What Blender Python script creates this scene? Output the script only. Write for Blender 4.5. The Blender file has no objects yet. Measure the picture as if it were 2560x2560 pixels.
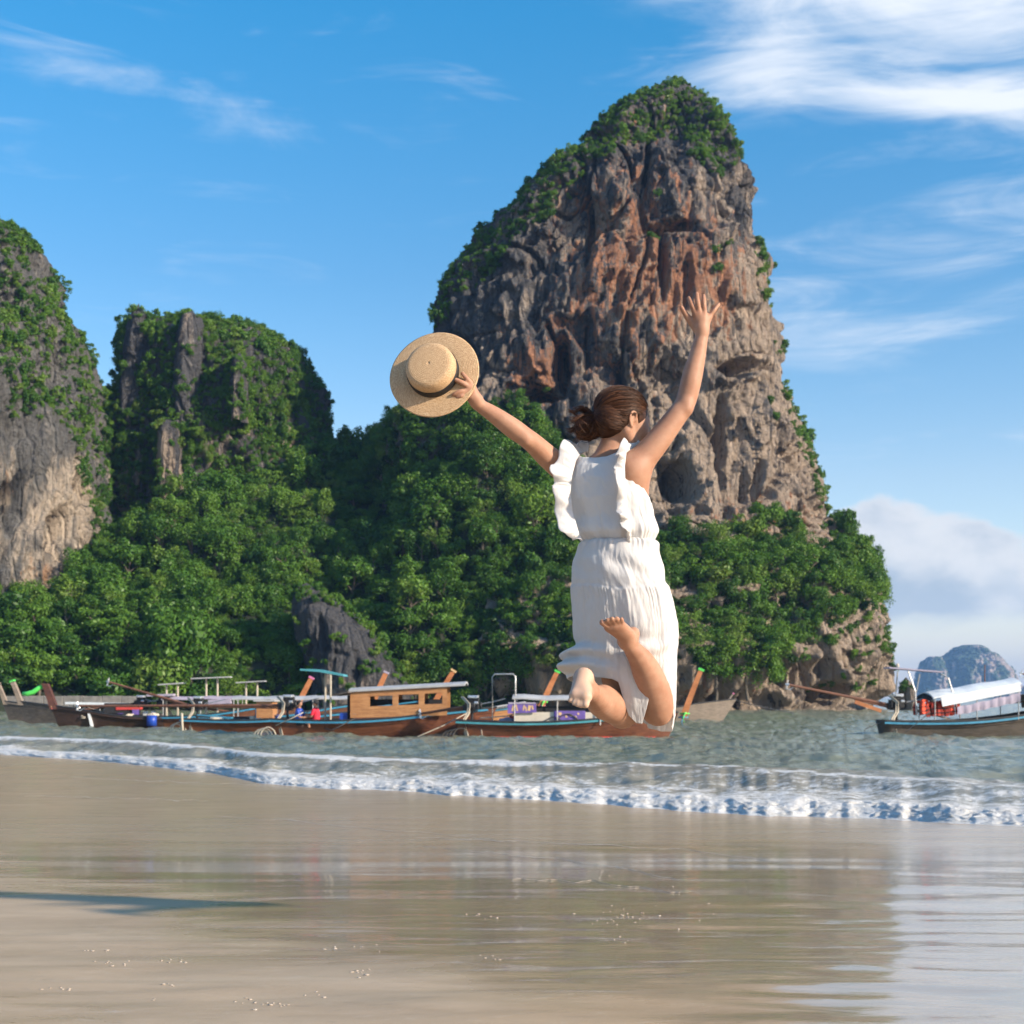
import bpy, bmesh, math, random
import numpy as np
from mathutils import Vector, Matrix, Euler

# ------------------------------------------------------------------ scene, camera, sky, sun
scene = bpy.context.scene
COL = scene.collection
R = math.radians
CAMZ = 1.5                       # camera height above sea level (metres)
FPX = 2560 * 50.0 / 36.0         # focal length in photograph pixels
HX, HY = 1280.0, 1745.0          # principal column and horizon row in photograph pixels

cam_data = bpy.data.cameras.new('camera')
cam_data.lens = 50.0
cam_data.sensor_width = 36.0
cam_data.shift_y = (HY - 1280.0) / 2560.0
cam_data.clip_start = 0.05
cam_data.clip_end = 12000
cam = bpy.data.objects.new('camera', cam_data)
cam.location = (0, 0, CAMZ)
cam.rotation_euler = (R(90), 0, 0)
COL.objects.link(cam)
scene.camera = cam
cam_data.dof.use_dof = True
cam_data.dof.focus_distance = 5.0
cam_data.dof.aperture_fstop = 8.0

scene.render.engine = 'CYCLES'
scene.cycles.use_denoising = True
scene.cycles.max_bounces = 6
scene.cycles.diffuse_bounces = 2
scene.cycles.glossy_bounces = 3
scene.cycles.transmission_bounces = 3
scene.cycles.use_adaptive_sampling = True
scene.cycles.adaptive_threshold = 0.02
scene.cycles.transparent_max_bounces = 12
scene.cycles.sample_clamp_indirect = 6.0
scene.view_settings.view_transform = 'Standard'
scene.view_settings.look = 'None'
scene.view_settings.exposure = 0.8
scene.view_settings.gamma = 1.0
scene.view_settings.use_curve_mapping = False

SUN_AZ = 62.0      # degrees from straight behind the camera towards the right
SUN_EL = 23.5
to_sun = Vector((math.sin(R(SUN_AZ)) * math.cos(R(SUN_EL)), -math.cos(R(SUN_AZ)) * math.cos(R(SUN_EL)), math.sin(R(SUN_EL))))
sun_data = bpy.data.lights.new('sun', 'SUN')
sun_data.energy = 4.6
sun_data.angle = R(2.2)
sun_data.color = (1.0, 0.86, 0.69)
sun = bpy.data.objects.new('sun', sun_data)
sun.rotation_euler = to_sun.to_track_quat('Z', 'Y').to_euler()
sun.location = (60, -40, 60)
COL.objects.link(sun)


class NT:
    """tiny helper for node trees"""
    def __init__(self, tree):
        self.t = tree
        self.t.nodes.clear()
    def n(self, kind, **kw):
        nd = self.t.nodes.new(kind)
        for k, v in kw.items():
            setattr(nd, k, v)
        return nd
    def val(self, sock, v):
        if hasattr(v, 'links') or isinstance(v, bpy.types.NodeSocket):
            self.t.links.new(v, sock)
        elif v is not None:
            if sock.type == 'RGBA' and len(v) == 3:
                v = (*v, 1.0)
            sock.default_value = v
    def math(self, op, a, b=0.0, c=None, clamp=False):
        nd = self.n('ShaderNodeMath', operation=op, use_clamp=clamp)
        self.val(nd.inputs[0], a); self.val(nd.inputs[1], b)
        if c is not None: self.val(nd.inputs[2], c)
        return nd.outputs[0]
    def vmath(self, op, a, b=None):
        nd = self.n('ShaderNodeVectorMath', operation=op)
        self.val(nd.inputs[0], a)
        if b is not None: self.val(nd.inputs[1], b)
        return nd.outputs[0] if op not in ('DOT_PRODUCT', 'LENGTH') else nd.outputs['Value']
    def mix(self, f, a, b, blend='MIX'):
        nd = self.n('ShaderNodeMix', data_type='RGBA', blend_type=blend)
        self.val(nd.inputs[0], f); self.val(nd.inputs[6], a); self.val(nd.inputs[7], b)
        return nd.outputs[2]
    def ramp(self, f, stops, interp='LINEAR'):
        nd = self.n('ShaderNodeValToRGB')
        cr = nd.color_ramp; cr.interpolation = interp
        while len(cr.elements) < len(stops): cr.elements.new(0.5)
        for e, (p, c) in zip(cr.elements, stops):
            e.position = p
            e.color = (*c, 1.0) if len(c) == 3 else c
        self.val(nd.inputs[0], f)
        return nd.outputs[0]
    def mrange(self, v, a, b, c=0.0, d=1.0, smooth=True):
        nd = self.n('ShaderNodeMapRange', interpolation_type='SMOOTHSTEP' if smooth else 'LINEAR')
        self.val(nd.inputs[0], v)
        for i, x in enumerate((a, b, c, d)): self.val(nd.inputs[1 + i], x)
        return nd.outputs[0]
    def noise(self, vec, scale, detail=4.0, rough=0.55, dist=0.0):
        nd = self.n('ShaderNodeTexNoise')
        if vec is not None: self.val(nd.inputs['Vector'], vec)
        nd.inputs['Scale'].default_value = scale
        nd.inputs['Detail'].default_value = detail
        nd.inputs['Roughness'].default_value = rough
        nd.inputs['Distortion'].default_value = dist
        return nd.outputs[0]
    def mapping(self, vec, scale=(1, 1, 1), loc=(0, 0, 0), rot=(0, 0, 0)):
        nd = self.n('ShaderNodeMapping')
        self.val(nd.inputs[0], vec)
        nd.inputs['Location'].default_value = loc
        nd.inputs['Rotation'].default_value = rot
        nd.inputs['Scale'].default_value = scale
        return nd.outputs[0]
    def attr(self, name):
        return self.n('ShaderNodeAttribute', attribute_name=name).outputs['Fac']
    def bump(self, h, strength=0.3, dist=0.1, normal=None):
        nd = self.n('ShaderNodeBump')
        nd.inputs['Strength'].default_value = strength
        nd.inputs['Distance'].default_value = dist
        self.val(nd.inputs['Height'], h)
        if normal is not None: self.val(nd.inputs['Normal'], normal)
        return nd.outputs[0]


# ---- sky: Nishita plus thin cirrus and a low bank of cumulus, all in world directions
world = bpy.data.worlds.new('World')
scene.world = world
world.use_nodes = True
world.cycles.sampling_method = 'MANUAL'
world.cycles.sample_map_resolution = 256
nt = NT(world.node_tree)
sky = nt.n('ShaderNodeTexSky', sky_type='NISHITA')
sky.sun_disc = False
sky.sun_elevation = R(SUN_EL)
sky.sun_rotation = R(180 - SUN_AZ)
sky.altitude = 0
sky.air_density = 1.0
sky.dust_density = 0.6
sky.ozone_density = 3.0
hsv = nt.n('ShaderNodeHueSaturation')
hsv.inputs['Hue'].default_value = 0.490
hsv.inputs['Saturation'].default_value = 1.22
hsv.inputs['Value'].default_value = 1.0
nt.val(hsv.inputs['Color'], sky.outputs[0])
skycol = hsv.outputs[0]
tc = nt.n('ShaderNodeTexCoord').outputs['Generated']
sep = nt.n('ShaderNodeSeparateXYZ'); nt.val(sep.inputs[0], tc)
dx, dy, dz = sep.outputs
zc = nt.math('MAXIMUM', dz, 0.03)
plane = nt.n('ShaderNodeCombineXYZ')                # position on a high cloud deck
nt.val(plane.inputs[0], nt.math('DIVIDE', dx, zc)); nt.val(plane.inputs[1], nt.math('DIVIDE', dy, zc))
pv = plane.outputs[0]
px_ = nt.math('DIVIDE', dx, zc); py_ = nt.math('DIVIDE', dy, zc)
# azimuth and elevation in radians, for placing the cloud fields
az = nt.math('ARCTAN2', dx, dy)
el = nt.math('ARCSINE', dz)
tint = nt.ramp(nt.math('MULTIPLY', el, 1.0), [(0.0, (1.3, 1.05, 1.0)), (0.15, (1.30, 0.95, 0.90)), (0.286, (0.84, 0.86, 0.90)), (0.45, (0.42, 0.92, 1.02)), (0.9, (0.30, 0.90, 1.12))])
skycol = nt.mix(1.0, skycol, tint, 'MULTIPLY')
cva = nt.n('ShaderNodeCombineXYZ')
nt.val(cva.inputs[0], nt.math('MULTIPLY', az, 6.0)); nt.val(cva.inputs[1], nt.math('MULTIPLY', el, 11.0))
cva = cva.outputs[0]
cir1 = nt.noise(nt.mapping(cva, (0.8, 1.7, 1), (2.1, 0.3, 0), (0, 0, R(10))), 1.5, 7, 0.58, 0.9)
cir2 = nt.noise(nt.mapping(cva, (0.7, 4.5, 1), (6.1, 4.3, 0), (0, 0, R(12))), 1.3, 6, 0.6, 0.6)
def blob(a0, e0, sa, se, rot=0.0):
    da = nt.math('SUBTRACT', az, a0); de = nt.math('SUBTRACT', el, e0)
    c, s = math.cos(rot), math.sin(rot)
    u = nt.math('ADD', nt.math('MULTIPLY', da, c / sa), nt.math('MULTIPLY', de, s / sa))
    v = nt.math('ADD', nt.math('MULTIPLY', da, -s / se), nt.math('MULTIPLY', de, c / se))
    q = nt.math('ADD', nt.math('MULTIPLY', u, u), nt.math('MULTIPLY', v, v))
    return nt.math('EXPONENT', nt.math('MULTIPLY', q, -1.0))
veil = None
for a0, e0, sa, se, ro, k in ((0.35, 0.485, 0.20, 0.062, -0.04, 1.45), (0.31, 0.384, 0.13, 0.013, -0.10, 0.80), (0.175, 0.42, 0.05, 0.035, 0.5, 0.42), (-0.27, 0.398, 0.14, 0.016, -0.17, 0.36),
                              (0.30, 0.29, 0.16, 0.07, 0.25, 0.34), (0.20, 0.245, 0.12, 0.015, 0.05, 0.10), (-0.17, 0.33, 0.10, 0.03, -0.2, 0.0), (-0.16, 0.315, 0.13, 0.010, 0.1, 0.12),
                              (-1.6, 0.55, 0.6, 0.12, 0.2, 0.7), (1.7, 0.6, 0.7, 0.15, -0.2, 0.8), (2.9, 0.5, 0.6, 0.15, 0.1, 0.7), (0.2, 0.9, 0.8, 0.12, 0.2, 0.8)):
    q = nt.math('MULTIPLY', blob(a0, e0, sa, se, ro), k)
    veil = q if veil is None else nt.math('ADD', veil, q)
den = nt.math('ADD', veil, nt.math('MULTIPLY', nt.math('SUBTRACT', cir1, 0.5), 1.15))
den = nt.math('ADD', den, nt.math('MULTIPLY', nt.math('SUBTRACT', cir2, 0.5), 0.45))
cirrus = nt.mrange(den, 0.08, 0.95)
cirrus = nt.math('MULTIPLY', cirrus, nt.mrange(el, 0.02, 0.16))
col1 = nt.mix(nt.math('MULTIPLY', cirrus, 0.96), skycol, (4.25, 4.5, 4.9))
# low cumulus bank near the horizon
cv = nt.n('ShaderNodeCombineXYZ')
nt.val(cv.inputs[0], nt.math('MULTIPLY', az, 9.0)); nt.val(cv.inputs[1], nt.math('MULTIPLY', el, 16.0))
cn = nt.noise(cv.outputs[0], 1.6, 6, 0.52, 0.2)
cbig = nt.noise(nt.mapping(cv.outputs[0], (0.35, 0.0, 1), (0.9, 0, 0)), 1.0, 2, 0.5)
top = nt.math('ADD', 0.090, nt.math('ADD', nt.math('MULTIPLY', nt.math('SUBTRACT', cbig, 0.5), 0.18), nt.math('MULTIPLY', nt.math('SUBTRACT', cn, 0.5), 0.085)))
top = nt.math('ADD', top, nt.math('MULTIPLY', blob(0.26, 0.1, 0.10, 0.5), 0.022))
cum = nt.math('MULTIPLY', nt.mrange(nt.math('SUBTRACT', top, el), -0.004, 0.010), nt.mrange(nt.math('ADD', el, nt.math('MULTIPLY', nt.math('SUBTRACT', cn, 0.5), 0.03)), 0.042, 0.060))
shade = nt.mrange(nt.math('ADD', nt.math('SUBTRACT', top, el), nt.math('MULTIPLY', nt.math('SUBTRACT', cn, 0.5), 0.10)), 0.0, 0.07)
ccol = nt.mix(shade, (3.9, 4.0, 4.2), (1.9, 2.4, 3.1))
col2 = nt.mix(nt.math('MULTIPLY', cum, 0.93), col1, ccol)
# pale air right above the horizon
hz = nt.mrange(el, 0.0, 0.11, 0.55, 0.0)
col3 = nt.mix(hz, col2, (3.9, 4.3, 4.6))
bg = nt.n('ShaderNodeBackground')
nt.val(bg.inputs[0], col3)
bg.inputs[1].default_value = 0.130
wo = nt.n('ShaderNodeOutputWorld')
nt.val(wo.inputs[0], bg.outputs[0])

# ------------------------------------------------------------------ helpers
def W(sx, sy, Y):
    """photograph pixel at distance Y -> world point"""
    return Vector(((sx - HX) / FPX * Y, Y, CAMZ - (sy - HY) / FPX * Y))

def proj(P):
    """world points (n,3) -> photograph pixels"""
    y = np.maximum(P[:, 1], 0.1)
    return HX + P[:, 0] / y * FPX, HY - (P[:, 2] - CAMZ) / y * FPX

def mat(name):
    m = bpy.data.materials.new(name)
    m.use_nodes = True
    return m, NT(m.node_tree)

def finish(nt, shader, disp=None):
    o = nt.n('ShaderNodeOutputMaterial')
    nt.val(o.inputs[0], shader)

def principled(nt, color=None, rough=0.5, normal=None, **kw):
    b = nt.n('ShaderNodeBsdfPrincipled')
    if color is not None: nt.val(b.inputs['Base Color'], color)
    nt.val(b.inputs['Roughness'], rough)
    if normal is not None: nt.val(b.inputs['Normal'], normal)
    for k, v in kw.items():
        nt.val(b.inputs[k.replace('_', ' ')], v)
    return b.outputs[0]

def tag(o, label=None, cat=None, group=None, kind=None):
    if label: o['label'] = label
    if cat: o['category'] = cat
    if group: o['group'] = group
    if kind: o['kind'] = kind
    return o

def link(o, parent=None):
    COL.objects.link(o)
    if parent is not None: o.parent = parent
    return o

def empty(name, loc=(0, 0, 0), rz=0.0, parent=None):
    o = bpy.data.objects.new(name, None)
    o.empty_display_size = 0.2
    o.location = loc
    o.rotation_euler = (0, 0, rz)
    return link(o, parent)

def mesh_np(name, V, F, m=None, smooth=True, parent=None, attrs=None, linkit=True, mats=None, mat_idx=None):
    """V (n,3), F (k,4) or (k,3) integer array -> object"""
    V = np.ascontiguousarray(V, dtype=np.float32); F = np.ascontiguousarray(F, dtype=np.int32)
    me = bpy.data.meshes.new(name)
    k = F.shape[1]
    me.vertices.add(len(V)); me.vertices.foreach_set('co', V.ravel())
    me.loops.add(F.size); me.loops.foreach_set('vertex_index', F.ravel())
    me.polygons.add(len(F))
    me.polygons.foreach_set('loop_start', np.arange(0, F.size, k, dtype=np.int32))
    me.polygons.foreach_set('loop_total', np.full(len(F), k, dtype=np.int32))
    me.polygons.foreach_set('use_smooth', np.full(len(F), smooth, dtype=bool))
    for mm in (mats or ([m] if m else [])): me.materials.append(mm)
    if mat_idx is not None: me.polygons.foreach_set('material_index', np.asarray(mat_idx, dtype=np.int32))
    me.update(calc_edges=True)
    for an, arr in (attrs or {}).items():
        a = me.attributes.new(an, 'FLOAT', 'POINT')
        a.data.foreach_set('value', np.ascontiguousarray(arr, dtype=np.float32))
    me.validate()
    o = bpy.data.objects.new(name, me)
    if linkit: link(o, parent)
    return o

def grid_faces(nu, nv, close_u=False):
    """faces for an (nu, nv) vertex grid, index = u*nv+v"""
    u = np.arange(nu if close_u else nu - 1); v = np.arange(nv - 1)
    U, Vv = np.meshgrid(u, v, indexing='ij')
    U2 = (U + 1) % nu
    return np.stack([U * nv + Vv, U2 * nv + Vv, U2 * nv + Vv + 1, U * nv + Vv + 1], -1).reshape(-1, 4)

# ---- numpy gradient noise
_rs = np.random.RandomState(7)
_perm = _rs.permutation(256).astype(np.int32)
_perm = np.concatenate([_perm, _perm, _perm])
_g = _rs.normal(size=(256, 3)); _g /= np.linalg.norm(_g, axis=1)[:, None]
def pn(x, y, z):
    x = np.asarray(x, float); y = np.asarray(y, float) + 0 * x; z = np.asarray(z, float) + 0 * x
    xi = np.floor(x).astype(np.int32); yi = np.floor(y).astype(np.int32); zi = np.floor(z).astype(np.int32)
    xf = x - xi; yf = y - yi; zf = z - zi
    u = xf * xf * xf * (xf * (xf * 6 - 15) + 10); v = yf * yf * yf * (yf * (yf * 6 - 15) + 10); w = zf * zf * zf * (zf * (zf * 6 - 15) + 10)
    xi &= 255; yi &= 255; zi &= 255
    def gr(a, b, c):
        h = _perm[_perm[_perm[xi + a] + yi + b] + zi + c]
        g = _g[h]
        return g[..., 0] * (xf - a) + g[..., 1] * (yf - b) + g[..., 2] * (zf - c)
    def L(a, b, t): return a + (b - a) * t
    x00 = L(gr(0, 0, 0), gr(1, 0, 0), u); x10 = L(gr(0, 1, 0), gr(1, 1, 0), u)
    x01 = L(gr(0, 0, 1), gr(1, 0, 1), u); x11 = L(gr(0, 1, 1), gr(1, 1, 1), u)
    return 1.6 * L(L(x00, x10, v), L(x01, x11, v), w)
def fbm(x, y, z, o=4, g=0.5):
    s = 0; a = 1.0
    for i in range(o):
        s = s + a * pn(x * 2 ** i + 17.3 * i, y * 2 ** i - 9.1 * i, z * 2 ** i + 4.7 * i); a *= g
    return s
def ridged(x, y, z, o=3):
    s = 0; a = 1.0
    for i in range(o):
        s = s + a * (1 - 2 * np.abs(pn(x * 2 ** i + 31.3 * i, y * 2 ** i, z * 2 ** i + 7.7 * i))); a *= 0.5
    return s
def sstep(x, a, b):
    t = np.clip((x - a) / (b - a), 0, 1)
    return t * t * (3 - 2 * t)

# ---- small-shape builder used for boats and other built things
class MB:
    def __init__(self):
        self.v = []; self.f = []
    def add(self, verts, faces):
        b = len(self.v)
        self.v += [tuple(p) for p in verts]
        self.f += [tuple(i + b for i in f) for f in faces]
        return self
    def box(self, c, s, rot=None):
        pts = [Vector((sx * s[0] / 2, sy * s[1] / 2, sz * s[2] / 2)) for sx in (-1, 1) for sy in (-1, 1) for sz in (-1, 1)]
        if rot is not None:
            m = Euler(rot).to_matrix(); pts = [m @ p for p in pts]
        pts = [p + Vector(c) for p in pts]
        return self.add(pts, [(0, 1, 3, 2), (4, 6, 7, 5), (0, 4, 5, 1), (2, 3, 7, 6), (0, 2, 6, 4), (1, 5, 7, 3)])
    def tube(self, pts, rad, n=6, caps=True, flat=1.0):
        pts = [Vector(p) for p in pts]
        rads = rad if hasattr(rad, '__len__') else [rad] * len(pts)
        rings = []
        up = Vector((0, 0, 1))
        for i, p in enumerate(pts):
            t = (pts[min(i + 1, len(pts) - 1)] - pts[max(i - 1, 0)]).normalized()
            a = t.cross(up)
            if a.length < 1e-3: a = t.cross(Vector((1, 0, 0)))
            a.normalize(); b = t.cross(a).normalized()
            rings.append([p + (a * math.cos(k * 2 * math.pi / n) + b * math.sin(k * 2 * math.pi / n) * flat) * rads[i] for k in range(n)])
        V = [q for r in rings for q in r]
        F = [(i * n + k, i * n + (k + 1) % n, (i + 1) * n + (k + 1) % n, (i + 1) * n + k) for i in range(len(pts) - 1) for k in range(n)]
        if caps:
            F.append(tuple(range(n))[::-1]); F.append(tuple((len(pts) - 1) * n + k for k in range(n)))
        return self.add(V, F)
    def bar(self, a, b, w, h):
        """rectangular beam from a to b"""
        a, b = Vector(a), Vector(b)
        t = (b - a).normalized(); s = t.cross(Vector((0, 0, 1)))
        if s.length < 1e-3: s = Vector((0, 1, 0))
        s.normalize(); u = s.cross(t).normalized()
        P = [q + s * i * w / 2 + u * j * h / 2 for q in (a, b) for i, j in ((-1, -1), (1, -1), (1, 1), (-1, 1))]
        return self.add(P, [(0, 1, 2, 3), (7, 6, 5, 4), (0, 4, 5, 1), (1, 5, 6, 2), (2, 6, 7, 3), (3, 7, 4, 0)])
    def prism(self, poly, axis, lo, hi):
        """extrude a 2D polygon; axis 'y': poly is (x,z); axis 'z': poly is (x,y)"""
        n = len(poly)
        def p3(q, h): return (q[0], h, q[1]) if axis == 'y' else ((q[0], q[1], h) if axis == 'z' else (h, q[0], q[1]))
        V = [p3(q, lo) for q in poly] + [p3(q, hi) for q in poly]
        F = [tuple(range(n)), tuple(range(2 * n - 1, n - 1, -1))] + [(i, n + i, n + (i + 1) % n, (i + 1) % n) for i in range(n)]
        return self.add(V, F)
    def build(self, name, m, parent=None, smooth=False, bevel=0.0):
        me = bpy.data.meshes.new(name)
        me.from_pydata(self.v, [], self.f)
        bm = bmesh.new(); bm.from_mesh(me)
        bmesh.ops.recalc_face_normals(bm, faces=bm.faces)
        if bevel:
            bmesh.ops.bevel(bm, geom=list(bm.edges), offset=bevel, segments=1, affect='EDGES', clamp_overlap=True)
        bm.to_mesh(me); bm.free()
        me.polygons.foreach_set('use_smooth', [smooth] * len(me.polygons))
        if m: me.materials.append(m)
        me.update()
        o = bpy.data.objects.new(name, me)
        return link(o, parent)

def copy_tree(o, parent=None):
    c = o.copy(); COL.objects.link(c); c.parent = parent
    for ch in list(o.children): copy_tree(ch, c)
    return c

def simple_mat(name, color, rough=0.6, var=0.12, scale=6.0, bump=0.0, metallic=0.0, spec=0.5):
    m, nt = mat(name)
    tcc = nt.n('ShaderNodeTexCoord').outputs['Object']
    nz = nt.noise(tcc, scale, 5, 0.6)
    c0 = tuple(max(0, c * (1 - var)) for c in color); c1 = tuple(min(1, c * (1 + var)) for c in color)
    c = nt.ramp(nz, [(0.3, c0), (0.7, c1)])
    nrm = nt.bump(nz, bump, 0.02) if bump else None
    finish(nt, principled(nt, c, nt.mrange(nz, 0.3, 0.7, rough * 0.85, min(1, rough * 1.15)), nrm, Metallic=metallic, Specular_IOR_Level=spec))
    return m
# ------------------------------------------------------------------ cliffs, hillside, jungle
def rock_material(name, gray, tan, orange, seed=0.0):
    m, nt = mat(name)
    g = nt.n('ShaderNodeTexCoord').outputs['Object']
    big = nt.noise(nt.mapping(g, (1, 1, 0.55), (seed, 0, 0)), 0.10, 5, 0.6, 0.6)
    str1 = nt.noise(nt.mapping(g, (1, 1, 0.16), (seed, 3, 0)), 0.55, 6, 0.62, 0.5)
    str2 = nt.noise(nt.mapping(g, (1, 1, 0.07), (0, seed, 5)), 0.9, 5, 0.6, 0.3)
    fine = nt.noise(g, 1.6, 6, 0.65)
    t_a = nt.attr('tan'); o_a = nt.attr('orange')
    tanf = nt.mrange(nt.math('ADD', nt.math('ADD', t_a, nt.math('MULTIPLY', nt.math('SUBTRACT', big, 0.5), 1.6)), nt.math('MULTIPLY', nt.math('SUBTRACT', str1, 0.5), 1.5)), 0.30, 0.72)
    orf = nt.mrange(nt.math('ADD', nt.math('ADD', o_a, nt.math('MULTIPLY', nt.math('SUBTRACT', str2, 0.5), 2.0)), nt.math('MULTIPLY', nt.math('SUBTRACT', fine, 0.5), 0.9)), 0.42, 0.74)
    c = nt.mix(tanf, gray, tan)
    c = nt.mix(orf, c, orange)
    # pale lime crust and dark lichen streaks, both part of the stone
    pale = nt.mrange(nt.math('ADD', fine, nt.math('MULTIPLY', nt.math('SUBTRACT', str1, 0.5), 0.9)), 0.62, 0.80, 0.0, 0.55)
    c = nt.mix(pale, c, (0.52, 0.46, 0.39))
    drk = nt.mrange(nt.math('ADD', str2, nt.math('MULTIPLY', nt.math('SUBTRACT', fine, 0.5), 0.5)), 0.43, 0.33, 0.0, 0.80)
    c = nt.mix(drk, c, (0.045, 0.046, 0.052))
    vor = nt.n('ShaderNodeTexVoronoi', feature='DISTANCE_TO_EDGE')
    nt.val(vor.inputs['Vector'], nt.mapping(g, (1, 1, 0.38)))
    vor.inputs['Scale'].default_value = 0.55
    crack = nt.mrange(vor.outputs['Distance'], 0.0, 0.16)
    rough_n = nt.noise(nt.mapping(g, (1, 1, 0.45)), 3.2, 7, 0.72, 0.4)
    c = nt.mix(nt.mrange(rough_n, 0.34, 0.50, 0.40, 0.0), c, (0.05, 0.05, 0.054))
    h = nt.math('ADD', nt.math('ADD', fine, nt.math('MULTIPLY', str1, 1.2)), nt.math('MULTIPLY', rough_n, 0.8))
    b = nt.bump(nt.math('ADD', h, nt.math('MULTIPLY', crack, 0.5)), 1.0, 1.6)
    finish(nt, principled(nt, c, 0.9, b, Specular_IOR_Level=0.2))
    return m

M_rock = rock_material('limestone_rock', (0.118, 0.117, 0.122), (0.50, 0.395, 0.305), (0.46, 0.225, 0.13))
M_rock_w = rock_material('pale_limestone_rock', (0.19, 0.185, 0.175), (0.66, 0.54, 0.415), (0.58, 0.35, 0.21), 11.0)

def leaf_material(name, stops):
    m, nt = mat(name)
    t = nt.attr('tint')
    rnd = nt.n('ShaderNodeObjectInfo').outputs['Random']
    f = nt.math('FRACT', nt.math('ADD', nt.math('MULTIPLY', t, 0.40), nt.math('MULTIPLY', rnd, 0.60)))
    c = nt.ramp(f, stops)
    d = nt.n('ShaderNodeBsdfDiffuse'); nt.val(d.inputs[0], c)
    tr = nt.n('ShaderNodeBsdfTranslucent'); nt.val(tr.inputs[0], nt.mix(0.5, c, (0.13, 0.20, 0.02)))
    gl = nt.n('ShaderNodeBsdfGlossy'); gl.inputs['Roughness'].default_value = 0.45; nt.val(gl.inputs[0], (0.5, 0.55, 0.5, 1))
    a = nt.n('ShaderNodeMixShader'); a.inputs[0].default_value = 0.28
    nt.val(a.inputs[1], d.outputs[0]); nt.val(a.inputs[2], tr.outputs[0])
    b = nt.n('ShaderNodeMixShader'); b.inputs[0].default_value = 0.03
    nt.val(b.inputs[1], a.outputs[0]); nt.val(b.inputs[2], gl.outputs[0])
    finish(nt, b.outputs[0])
    return m
M_leaf = leaf_material('jungle_leaves', [(0.0, (0.026, 0.066, 0.013)), (0.25, (0.046, 0.118, 0.016)), (0.5, (0.076, 0.172, 0.020)),
                                         (0.72, (0.118, 0.222, 0.026)), (0.86, (0.145, 0.228, 0.036)), (1.0, (0.135, 0.125, 0.055))])
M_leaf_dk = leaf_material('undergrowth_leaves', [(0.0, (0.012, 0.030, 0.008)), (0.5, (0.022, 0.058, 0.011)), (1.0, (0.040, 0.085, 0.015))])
M_bark = simple_mat('grey_bark', (0.11, 0.092, 0.070), 0.85, 0.3, 3.0, 0.4)
M_soil = simple_mat('forest_floor', (0.018, 0.024, 0.011), 0.95, 0.5, 0.4, 0.3)

rng = np.random.RandomState(11)

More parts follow.
